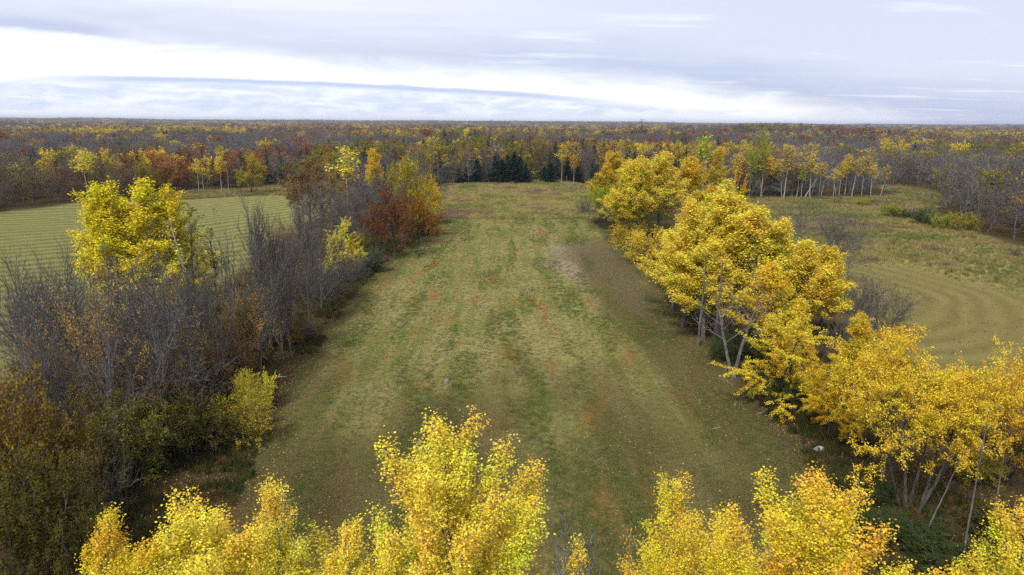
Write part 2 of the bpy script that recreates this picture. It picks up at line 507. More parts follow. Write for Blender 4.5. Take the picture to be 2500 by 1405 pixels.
# ------------------------------------------------------------------ growing trees
def grow(seed, L0, r0, lv, stems=1, spread=0.0, base_r=0.0):
    R = random.Random(seed)
    out = [[] for _ in lv]
    g, sq = R.gauss, math.sqrt

    def rec(p, d, L, r, l):
        s = lv[l]
        n = s['seg']; st = L / n; w = s.get('wob', .08); tr = s.get('trop', 0.0); tip = s.get('tip', .3)
        pts, rs, ds = [p], [r], [d]
        for i in range(1, n + 1):
            dx = d[0] + g(0, w); dy = d[1] + g(0, w); dz = d[2] + g(0, w) + tr
            m = 1 / sq(dx * dx + dy * dy + dz * dz + 1e-9)
            d = (dx * m, dy * m, dz * m)
            p = (p[0] + d[0] * st, p[1] + d[1] * st, p[2] + d[2] * st)
            pts.append(p); ds.append(d); rs.append(r * (1 - (1 - tip) * i / n))
        out[l].append((pts, rs))
        if l + 1 >= len(lv):
            return
        c = lv[l + 1]
        k = c['n'] if 'n' in c else c['pm'] * L * (c['e'] - c['s'])
        k = int(k * R.uniform(.85, 1.15) + R.random())
        ph = R.random() * 6.28
        for j in range(k):
            u = (j + R.random()) / k
            t = c['s'] + (c['e'] - c['s']) * u
            f = min(t, .999) * n; i = int(f); f -= i
            a, b = pts[i], pts[i + 1]
            q = (a[0] + (b[0] - a[0]) * f, a[1] + (b[1] - a[1]) * f, a[2] + (b[2] - a[2]) * f)
            D = ds[i + 1]
            ph += 2.4 + R.uniform(-.6, .6)
            an = c['a0'] + (c['a1'] - c['a0']) * u + g(0, c.get('aj', .13))
            hx, hy, hz = (1, 0, 0) if abs(D[0]) < .8 else (0, 1, 0)
            ux, uy, uz = D[1] * hz - D[2] * hy, D[2] * hx - D[0] * hz, D[0] * hy - D[1] * hx
            m = 1 / sq(ux * ux + uy * uy + uz * uz); ux *= m; uy *= m; uz *= m
            vx, vy, vz = D[1] * uz - D[2] * uy, D[2] * ux - D[0] * uz, D[0] * uy - D[1] * ux
            ca, sa, cp, sp = math.cos(an), math.sin(an), math.cos(ph), math.sin(ph)
            nd = (D[0] * ca + (ux * cp + vx * sp) * sa, D[1] * ca + (uy * cp + vy * sp) * sa, D[2] * ca + (uz * cp + vz * sp) * sa)
            Lc = c['len'](L, t) * R.uniform(*c.get('var', (.72, 1.22)))
            if Lc < .12:
                continue
            rr = rs[i] + (rs[i + 1] - rs[i]) * f
            rec(q, nd, Lc, rr * c.get('rr', .55), l + 1)
    for k in range(stems):
        a = 6.28 * k / stems + R.uniform(-.5, .5)
        t = spread * (R.uniform(.7, 1.2) if k or stems < 4 else .12)
        rec((base_r * math.cos(a), base_r * math.sin(a), -0.3), (math.sin(t) * math.cos(a), math.sin(t) * math.sin(a), math.cos(t)),
            L0 * R.uniform(.85, 1.1) if stems > 1 else L0, r0 * (R.uniform(.7, 1.1) if stems > 1 else 1), 0)
    # let the crown stand over its own foot
    P = np.concatenate([np.array([q[0] for q in lev]).reshape(-1, 3) for lev in out if lev])
    H = P[:, 2].max(); T = P[P[:, 2] > H * (.92 if stems == 1 else .6)]
    cx, cyy, cz = T[:, 0].mean(), T[:, 1].mean(), T[:, 2].mean()
    return [[([(a - cx * c / cz, b - cyy * c / cz, c) for a, b, c in pts], rs) for pts, rs in lev] for lev in out]


def tubes(polys, sides, rmin=0.0):
    """rings round polylines that all have the same number of points"""
    if not polys:
        return np.zeros((0, 3)), np.zeros((0, 4), int)
    P = np.array([p[0] for p in polys], np.float32); Rd = np.maximum(np.array([p[1] for p in polys], np.float32), rmin)
    M, n, _ = P.shape
    d = P[:, -1] - P[:, 0]; d /= np.linalg.norm(d, axis=1, keepdims=True) + 1e-9
    h = np.where(np.abs(d[:, :1]) < .8, np.array([[1., 0, 0]]), np.array([[0, 1., 0]]))
    u = np.cross(d, h); u /= np.linalg.norm(u, axis=1, keepdims=True); v = np.cross(d, u)
    a = np.arange(sides) * 2 * np.pi / sides
    ring = u[:, None] * np.cos(a)[None, :, None] + v[:, None] * np.sin(a)[None, :, None]
    V = P[:, :, None] + ring[:, None] * Rd[:, :, None, None]
    i = np.arange(M)[:, None, None] * n * sides + np.arange(n - 1)[None, :, None] * sides
    k = np.arange(sides)[None, None]
    k2 = (k + 1) % sides
    q = np.stack(np.broadcast_arrays(i + k, i + k2, i + sides + k2, i + sides + k), -1).reshape(-1, 4)
    return V.reshape(-1, 3), q


def join(parts):
    Vs, Qs, off = [], [], 0
    for v, q in parts:
        Vs.append(v); Qs.append(q + off); off += len(v)
    return np.concatenate(Vs), np.concatenate(Qs)


def leaf_points(rg, polys, per_m, spread, t0=0.0, up=0.0):
    P = np.array([p[0] for p in polys], np.float32)
    seg = np.linalg.norm(np.diff(P, axis=1), axis=2).sum(1)
    k = int(seg.sum() * per_m * (1 - t0))
    pi = rg.choice(len(P), k, p=seg / seg.sum())
    t = (t0 + (1 - t0) * rg.random(k)) * (P.shape[1] - 1) * .9999
    i = t.astype(int); f = (t - i)[:, None]
    c = P[pi, i] * (1 - f) + P[pi, i + 1] * f
    c = c + rg.normal(0, 1, (k, 3)) * np.array(spread)
    return c


def leaf_quads(rg, c, size, upbias=0.6, aspect=0.8, var=0.35):
    k = len(c)
    n = rg.normal(0, 1, (k, 3)); n[:, 2] = np.abs(n[:, 2]) + upbias
    n /= np.linalg.norm(n, axis=1, keepdims=True)
    h = rg.normal(0, 1, (k, 3))
    u = np.cross(n, h); u /= np.linalg.norm(u, axis=1, keepdims=True) + 1e-9
    v = np.cross(n, u)
    s = (size * 0.5 * (1 + var * rg.uniform(-1, 1, k)))[:, None]
    u = u * s; v = v * s * aspect
    V = np.stack([c + u, c + v - n * s * .15, c - u, c - v - n * s * .15], 1).reshape(-1, 3)
    q = np.arange(4 * k).reshape(-1, 4)
    return V, q, np.repeat(rg.random(k), 4)


class Proto:
    pass


def build_proto(name, seed, out, sides=(8, 5, 4, 3), leaf=None, bark=None, twig=None, leafmat=None, split=1, rmin=(0, .012, .008, .006), crown_twigs=False, limbmat=None):
    """split: how many levels count as trunk; the rest are limbs (or the crown of a bare tree)"""
    rg = np.random.default_rng(seed)
    p = Proto()
    p.parts = []
    lv = len(out)
    v, q = join([tubes(out[i], sides[min(i, len(sides) - 1)], rmin[min(i, 3)]) for i in range(split)])
    p.parts.append(('trunk', mesh_np(name + '_trunk', v, q, mats=[bark], smooth=True)))
    allv = [v]
    if lv > split:
        top = lv - (1 if crown_twigs else 0)
        if top > split:
            v, q = join([tubes(out[i], sides[min(i, len(sides) - 1)], rmin[min(i, 3)]) for i in range(split, top)])
            p.parts.append(('limbs', mesh_np(name + '_limbs', v, q, mats=[limbmat or twig or bark], smooth=True)))
            allv.append(v)
    cv, cq, cr, cm, nv = [], [], [], [], 0
    if crown_twigs:
        v, q = tubes(out[lv - 1], 3, rmin[3])
        cv.append(v); cq.append(q); cr.append(np.zeros(len(v))); cm.append(np.zeros(len(q), int)); nv += len(v)
    if leaf:
        c = np.concatenate([leaf_points(rg, out[l], pm, sp, t0) for (l, pm, sp, t0) in leaf['on'] if out[l]])
        if 'drop' in leaf:   # uneven leafing: whole sprays are thin or bare
            f = fbm(c[:, 0] * leaf['drop'][1] + c[:, 2] * .35, c[:, 1] * leaf['drop'][1] - c[:, 2] * .3, seed, 2)
            c = c[f > leaf['drop'][0]]
        v, q, r = leaf_quads(rg, c, leaf['size'], leaf.get('up', .6), leaf.get('aspect', .8))
        cv.append(v); cq.append(q + nv); cr.append(r); cm.append(np.ones(len(q), int) if crown_twigs else np.zeros(len(q), int))
    if cv:
        V = np.concatenate(cv)
        mats = ([twig or bark] if crown_twigs else []) + ([leafmat] if leaf else [])
        p.parts.append(('crown', mesh_np(name + '_crown', V, np.concatenate(cq), mats=mats, attrs={'rnd': ('FLOAT', np.concatenate(cr))}, midx=np.concatenate(cm))))
        allv.append(V)
    A = np.concatenate(allv)
    p.h = float(np.percentile(A[:, 2], 99.7 if 'poplar' not in name else 99.99))
    hi = A[A[:, 2] > p.h * .35] if len(A[A[:, 2] > p.h * .35]) else A
    p.w = float(2 * np.percentile(np.hypot(hi[:, 0], hi[:, 1]), 96))
    return p


rad = math.radians
PROTO = {}


def spec_poplar(h, limb, nl, start, pm2, seg1=6):
    return [dict(seg=10, wob=.025, trop=.02, tip=.12),
            dict(n=nl, s=start, e=.985, a0=rad(58), a1=rad(24), len=lambda L, t: h * limb * (max(.02, 1.03 - t) ** .62) * (1.0 if t > start + .1 else .75), rr=.42, trop=.10, wob=.07, seg=seg1, tip=.2),
            dict(pm=pm2, s=.18, e=1.0, a0=rad(48), a1=rad(30), len=lambda L, t: .42 + .32 * L * (1.05 - t), rr=.4, trop=.22, wob=.09, seg=4, tip=.3)]


def make_protos():
    # near poplars: real-sized leaves packed round upright shoots
    for k in range(2):
        lv = [dict(seg=10, wob=.02, trop=.02, tip=.10),
              dict(n=46, s=.30, e=.97, a0=rad(62), a1=rad(34), aj=.2, len=lambda L, t: 18 * .30 * (max(.03, 1.04 - t) ** .62), rr=.42, trop=.22, wob=.07, seg=7, tip=.2, var=(.5, 1.32)),
              dict(pm=4.4, s=.12, e=1.0, a0=rad(50), a1=rad(26), len=lambda L, t: .28 + .24 * L * (1.08 - t), rr=.4, trop=.16, wob=.09, seg=4, tip=.3)]
        o = grow(100 + k, 18, .17, lv)
        PROTO.setdefault('poplar', []).append(build_proto('poplar', 200 + k, o, leaf=dict(on=[(2, 235, (.10, .10, .11), .0), (1, 160, (.11, .11, .10), .3), (0, 150, (.11, .11, .1), .88)], size=.056, up=.45, drop=(-.5, .8)), bark=M_BARKP, twig=M_BARKP, leafmat=M_LEAFN))
    lv = [dict(seg=10, wob=.02, trop=.02, tip=.10),
          dict(n=62, s=.34, e=.97, a0=rad(70), a1=rad(40), aj=.25, len=lambda L, t: 18 * .43 * (max(.03, 1.03 - t) ** .66), rr=.42, trop=.22, wob=.07, seg=7, tip=.2, var=(.5, 1.32)),
          dict(pm=4.2, s=.15, e=1.0, a0=rad(50), a1=rad(26), len=lambda L, t: .28 + .22 * L * (1.08 - t), rr=.4, trop=.18, wob=.09, seg=4, tip=.3)]
    PROTO['poplar_wide'] = [build_proto('poplar_wide', 208, grow(108, 18, .19, lv), leaf=dict(on=[(2, 185, (.11, .11, .12), .0), (1, 140, (.12, .12, .11), .3), (0, 150, (.11, .11, .1), .88)], size=.06, up=.45, drop=(-.5, .7)), bark=M_BARKP, twig=M_BARKP, leafmat=M_LEAFN)]
    # aspens of the row
    for k in range(3):
        lv = [dict(seg=10, wob=.02, trop=.02, tip=.12),
              dict(n=46, s=.30, e=.97, a0=rad(60), a1=rad(34), aj=.2, len=lambda L, t: 16 * .32 * (max(.03, 1.05 - t) ** .55), rr=.42, trop=.19, wob=.07, seg=6, tip=.2),
              dict(pm=2.9, s=.15, e=1.0, a0=rad(52), a1=rad(28), len=lambda L, t: .35 + .26 * L * (1.08 - t), rr=.4, trop=.14, wob=.09, seg=4, tip=.3)]
        o = grow(130 + k, 16, .17, lv)
        PROTO.setdefault('aspen', []).append(build_proto('aspen', 230 + k, o, leaf=dict(on=[(2, 105, (.16, .16, .18), .0), (1, 70, (.16, .16, .16), .35), (0, 60, (.14, .14, .15), .88)], size=.122, up=.5, drop=(-.5, .45)), bark=M_BARK, twig=M_BARK, leafmat=M_LEAFP))
    # birches: clear white stems, small high crowns
    for k in range(2):
        o = grow(150 + k, 15, .07, spec_poplar(15, .19, 20, .55, 1.6, 4))
        PROTO.setdefault('birch', []).append(build_proto('birch', 250 + k, o, leaf=dict(on=[(2, 34, (.32, .32, .32), .0), (1, 14, (.28, .28, .25), .3)], size=.25, up=.4, drop=(-.4, .6)), bark=M_BIRCH, twig=M_BIRCH, leafmat=M_LEAF))
    o = grow(157, 15, .15, spec_poplar(15, .16, 16, .6, 1.2, 4))
    PROTO['birchlean'] = [build_proto('birch', 257, o, leaf=dict(on=[(2, 10, (.2, .2, .2), .0)], size=.24, up=.4), bark=M_BIRCH, twig=M_BIRCH, leafmat=M_LEAF)]
    # umbrella-crowned tree on several stems
    for k in range(2):
        lv = [dict(seg=7, wob=.06, trop=.03, tip=.35),
              dict(n=13, s=.66, e=1.0, a0=rad(64), a1=rad(30), len=lambda L, t: L * .38, rr=.55, trop=.015, wob=.10, seg=5),
              dict(pm=2.4, s=.25, e=1.0, a0=rad(55), a1=rad(35), len=lambda L, t: .5 + .34 * L, rr=.45, trop=.02, wob=.12, seg=4),
              dict(pm=2.2, s=.2, e=1.0, a0=rad(55), a1=rad(40), len=lambda L, t: .35 + .3 * L, rr=.5, trop=.0, wob=.12, seg=3)]
        o = grow(160 + k, 9.0, .17, lv, stems=6, spread=.36, base_r=.7)
        PROTO.setdefault('round', []).append(build_proto('round', 260 + k, o, leaf=dict(on=[(3, 52, (.14, .14, .10), .0), (2, 26, (.14, .14, .1), .3)], size=.122, up=1.0, drop=(-.6, .7)), bark=M_DARK, twig=M_DARK, leafmat=M_LEAFP, split=1))
    # layered small trees, sprays hanging
    for k in range(2):
        lv = [dict(seg=6, wob=.07, trop=.04, tip=.3),
              dict(n=16, s=.22, e=1.0, a0=rad(75), a1=rad(35), len=lambda L, t: L * .55 * (1.15 - .6 * t), rr=.45, trop=-.02, wob=.09, seg=5),
              dict(pm=2.6, s=.2, e=1.0, a0=rad(50), a1=rad(35), len=lambda L, t: .45 + .33 * L, rr=.45, trop=-.06, wob=.10, seg=4)]
        o = grow(170 + k, 8.0, .15, lv, stems=2, spread=.16, base_r=.25)
        PROTO.setdefault('layer', []).append(build_proto('layer', 270 + k, o, leaf=dict(on=[(2, 95, (.13, .13, .07), .0), (1, 20, (.13, .13, .08), .4)], size=.125, up=1.2, drop=(-.42, .7)), bark=M_DARK, twig=M_DARK, leafmat=M_LEAFP))
    # tall forked, thinly leaved
    for k in range(2):
        lv = [dict(seg=8, wob=.05, trop=.05, tip=.3),
              dict(n=9, s=.45, e=1.0, a0=rad(45), a1=rad(25), len=lambda L, t: L * .42, rr=.5, trop=.06, wob=.09, seg=6),
              dict(pm=1.8, s=.25, e=1.0, a0=rad(48), a1=rad(32), len=lambda L, t: .5 + .34 * L, rr=.5, trop=.06, wob=.10, seg=4),
              dict(pm=2.6, s=.2, e=1.0, a0=rad(45), a1=rad(32), len=lambda L, t: .35 + .3 * L, rr=.55, trop=.05, wob=.10, seg=3)]
        o = grow(180 + k, 12.0, .27, lv, stems=2, spread=.2, base_r=.15)
        PROTO.setdefault('vase', []).append(build_proto('vase', 280 + k, o, leaf=dict(on=[(3, 3.2, (.14, .14, .12), .2)], size=.17, up=.5, drop=(-.1, .5)), bark=M_GREY, twig=M_GREY, leafmat=M_LEAF))
    # oaks
    for k in range(2):
        lv = [dict(seg=5, wob=.05, trop=.03, tip=.6),
              dict(n=9, s=.42, e=1.0, a0=rad(72), a1=rad(22), len=lambda L, t: L * 1.02, rr=.5, trop=.05, wob=.12, seg=6),
              dict(pm=1.7, s=.25, e=1.0, a0=rad(58), a1=rad(38), len=lambda L, t: .7 + .36 * L, rr=.5, trop=.04, wob=.13, seg=4),
              dict(pm=2.2, s=.2, e=1.0, a0=rad(52), a1=rad(38), len=lambda L, t: .4 + .32 * L, rr=.5, trop=.03, wob=.13, seg=3)]
        o = grow(190 + k, 6.6, .3, lv)
        PROTO.setdefault('oak', []).append(build_proto('oak', 290 + k, o, leaf=dict(on=[(3, 26, (.2, .2, .16), .0), (2, 10, (.2, .2, .16), .4)], size=.24, up=.7, drop=(-.42, .5)), bark=M_DARK, twig=M_DARK, leafmat=M_LEAFP))
        PROTO.setdefault('tanleaf', []).append(build_proto('tanleaf', 295 + k, o, leaf=dict(on=[(3, 11, (.16, .16, .14), .0)], size=.19, up=.5, drop=(-.15, .45)), bark=M_BARK, twig=M_TWIG, leafmat=M_LEAF))
    # bare trees: spreading and upswept
    for k in range(3):
        lv = [dict(seg=7, wob=.06, trop=.03, tip=.35),
              dict(n=11, s=.32, e=1.0, a0=rad(62), a1=rad(25), len=lambda L, t: L * .55, rr=.5, trop=.05, wob=.10, seg=6),
              dict(pm=1.9, s=.2, e=1.0, a0=rad(52), a1=rad(35), len=lambda L, t: .6 + .36 * L, rr=.5, trop=.06, wob=.12, seg=4),
              dict(pm=3.4, s=.12, e=1.0, a0=rad(48), a1=rad(30), len=lambda L, t: .45 + .32 * L, rr=.55, trop=.06, wob=.12, seg=3)]
        o = grow(300 + k, 9.5, .25, lv, stems=1 + k % 2, spread=.12 * (k % 2), base_r=.12)
        PROTO.setdefault('bare', []).append(build_proto('bare', 400 + k, o, bark=M_GREY, twig=M_TWIG, limbmat=M_GREY, crown_twigs=True, rmin=(0, .055, .032, .018), leaf=dict(on=[(3, .7, (.1, .1, .1), .3)], size=.16, drop=(0, .5)), leafmat=M_LEAF))
    for k in range(3):
        lv = [dict(seg=7, wob=.05, trop=.05, tip=.3),
              dict(n=13, s=.14, e=1.0, a0=rad(46), a1=rad(18), len=lambda L, t: L * .72 * (1.12 - .55 * t), rr=.5, trop=.10, wob=.06, seg=6),
              dict(pm=1.7, s=.15, e=1.0, a0=rad(38), a1=rad(24), len=lambda L, t: .6 + .36 * L, rr=.5, trop=.09, wob=.08, seg=4),
              dict(pm=4.0, s=.1, e=1.0, a0=rad(36), a1=rad(22), len=lambda L, t: .5 + .3 * L, rr=.55, trop=.08, wob=.08, seg=3)]
        o = grow(320 + k, 12.5, .23, lv)
        PROTO.setdefault('bare_up', []).append(build_proto('bare_up', 420 + k, o, bark=M_GREY, twig=M_TWIG, limbmat=M_GREY, crown_twigs=True, rmin=(0, .055, .032, .018), leaf=dict(on=[(3, .12, (.1, .1, .1), .3)], size=.14), leafmat=M_LEAF))
    lv = [dict(seg=8, wob=.02, trop=.03, tip=.12), dict(n=40, s=.5, e=1.0, a0=rad(42), a1=rad(22), len=lambda L, t: L * .22 * (1.08 - t) + .2, rr=.45, trop=.06, wob=.05, seg=5),
          dict(pm=3.0, s=.15, e=1.0, a0=rad(38), a1=rad(25), len=lambda L, t: .3 + .3 * L, rr=.55, trop=.05, wob=.06, seg=3)]
    PROTO['bare_sap'] = [build_proto('bare_sap', 425, grow(326, 15, .09, lv), bark=M_BARK, twig=M_BARK, crown_twigs=True, rmin=(0, .012, .009, .008))]
    # slim poles
    lv = [dict(seg=8, wob=.03, trop=.02, tip=.3), dict(n=9, s=.5, e=1.0, a0=rad(60), a1=rad(35), len=lambda L, t: L * .1, rr=.35, trop=.04, wob=.1, seg=4),
          dict(pm=1.5, s=.3, e=1.0, a0=rad(50), a1=rad(35), len=lambda L, t: .3 + .3 * L, rr=.5, trop=.0, wob=.1, seg=3)]
    PROTO['dead'] = [build_proto('dead', 431, grow(331, 11, .13, lv), bark=M_PALE, twig=M_TWIG, crown_twigs=True)]
    PROTO['pole'] = [build_proto('pole', 430, grow(330, 11, .13, lv), bark=M_BARK, twig=M_TWIG, crown_twigs=True)]
    # shrubs
    for k in range(3):
        lv = [dict(seg=5, wob=.10, trop=.04, tip=.35),
              dict(n=9, s=.2, e=1.0, a0=rad(58), a1=rad(30), len=lambda L, t: L * .5 * (1.15 - .5 * t), rr=.5, trop=.02, wob=.13, seg=4),
              dict(pm=3.4, s=.15, e=1.0, a0=rad(55), a1=rad(38), len=lambda L, t: .3 + .32 * L, rr=.5, trop=.0, wob=.13, seg=3)]
        o = grow(340 + k, 4.0, .05, lv, stems=9, spread=.6, base_r=.35)
        PROTO.setdefault('shrub', []).append(build_proto('shrub', 440 + k, o, leaf=dict(on=[(2, 42, (.11, .11, .10), .0), (1, 14, (.12, .12, .1), .2)], size=.125, up=.8, drop=(-.38, .8)), bark=M_BARK, twig=M_TWIG, leafmat=M_LEAF))
    for k in range(2):
        lv = [dict(seg=5, wob=.10, trop=.05, tip=.35),
              dict(n=9, s=.1, e=1.0, a0=rad(50), a1=rad(28), len=lambda L, t: L * .55 * (1.15 - .5 * t), rr=.5, trop=.04, wob=.12, seg=4),
              dict(pm=3.0, s=.1, e=1.0, a0=rad(50), a1=rad(35), len=lambda L, t: .3 + .34 * L, rr=.5, trop=.03, wob=.12, seg=3)]
        o = grow(350 + k, 4.2, .06, lv, stems=11, spread=.62, base_r=.4)
        PROTO.setdefault('bare_shrub', []).append(build_proto('bare_shrub', 450 + k, o, bark=M_TWIG, twig=M_TWIG, crown_twigs=True, rmin=(0, .022, .018, .015), leaf=dict(on=[(2, 3.5, (.1, .1, .1), .1)], size=.13, drop=(-.1, .6)), leafmat=M_LEAF))
    # vine-clad column
    lv = [dict(seg=8, wob=.04, trop=.03, tip=.3), dict(n=34, s=.12, e=1.0, a0=rad(68), a1=rad(30), len=lambda L, t: 1.0 + .07 * L * (1.1 - t), rr=.3, trop=.06, wob=.12, seg=4),
          dict(pm=3.0, s=.1, e=1.0, a0=rad(55), a1=rad(35), len=lambda L, t: .35 + .3 * L, rr=.5, trop=.04, wob=.12, seg=3)]
    PROTO['column'] = [build_proto('column', 460, grow(360, 13, .16, lv), leaf=dict(on=[(2, 26, (.13, .13, .14), .0), (1, 14, (.12, .12, .12), .0)], size=.16, up=.4, drop=(-.2, .6)), bark=M_BARK, twig=M_TWIG, leafmat=M_LEAFP)]
    lv = [dict(seg=8, wob=.03, trop=.02, tip=.2), dict(n=16, s=.5, e=1.0, a0=rad(50), a1=rad(25), len=lambda L, t: .6 * (1.4 - t), rr=.4, trop=.12, wob=.1, seg=4)]
    PROTO['sapling'] = [build_proto('sapling', 470, grow(370, 9, .05, lv), leaf=dict(on=[(1, 170, (.09, .09, .09), .1)], size=.05, up=.4), bark=M_BARKP, twig=M_BARKP, leafmat=M_LEAF)]
    # spruce: whorls of drooping boughs carrying flat needle sprays
    lv = [dict(seg=8, wob=.01, trop=.02, tip=.1), dict(n=150, s=.04, e=.99, a0=rad(102), a1=rad(60), aj=.08, len=lambda L, t: L * .21 * (1.03 - t) + .12, rr=.25, trop=.02, wob=.05, seg=4)]
    PROTO['spruce'] = [build_proto('spruce', 480, grow(380, 12, .16, lv), leaf=dict(on=[(1, 40, (.13, .13, .12), .0)], size=.34, up=.8, aspect=.35), bark=M_BARK, twig=M_BARK, leafmat=M_LEAF)]


make_protos()

TINT = dict(gold=(.86, .675, .075), gold2=(.86, .62, .055), gold3=(.74, .54, .045), amberg=(.80, .56, .045), amber=(.64, .35, .022), amber2=(.68, .44, .026),
            amberb=(.22, .14, .02), lemon=(.80, .68, .075), lemon2=(.80, .66, .032), lime=(.42, .48, .035), limeolive=(.34, .36, .035), olive=(.095, .083, .015), olive2=(.18, .165, .028),
            olivegold=(.38, .30, .028), russet=(.20, .068, .026), rust=(.34, .145, .024), brown=(.25, .15, .06), tan=(.40, .25, .09), tangold=(.54, .39, .10),
            green=(.08, .12, .025), dkgreen=(.055, .08, .02), greygreen=(.10, .125, .06), spruce=(.028, .058, .028), twig=(.2, .14, .06), twig2=(.17, .115, .05), pale=(.3, .24, .12), sparse=(.20, .13, .04))

COUNT = {}
PR = random.Random(5)


def plant(kind, x, y, h, w, tint, name, label, cat, group=None, lean=0.0, leandir=0.0, rot=None, parts=None, wmul=1.0):
    ps = PROTO[kind]
    i = COUNT.get(kind, 0); COUNT[kind] = i + 1
    p = ps[i % len(ps)]
    e = bpy.data.objects.new(name, None)
    e.empty_display_size = 0.2
    col.objects.link(e)
    e.location = (x - math.cos(leandir) * math.sin(lean) * h * .6, y, h1(x, y) - 0.05)
    sz = h / p.h
    sx = w * wmul / p.w
    sx = min(max(sx, sz * .45), sz * 2.2)
    rz = PR.uniform(0, 6.28) if rot is None else rot
    e.rotation_mode = 'QUATERNION'
    ax = Vector((-math.sin(leandir), math.cos(leandir), 0))
    e.rotation_quaternion = Matrix.Rotation(lean, 3, ax).to_quaternion() @ Matrix.Rotation(rz, 3, 'Z').to_quaternion()
    e.scale = (sx, sx, sz)
    tag(e, label, cat, group)
    t = TINT[tint] if isinstance(tint, str) else tint
    for nm, me in p.parts:
        o = obj(nm, me, e)
        o.color = (*t, 1)
    return e


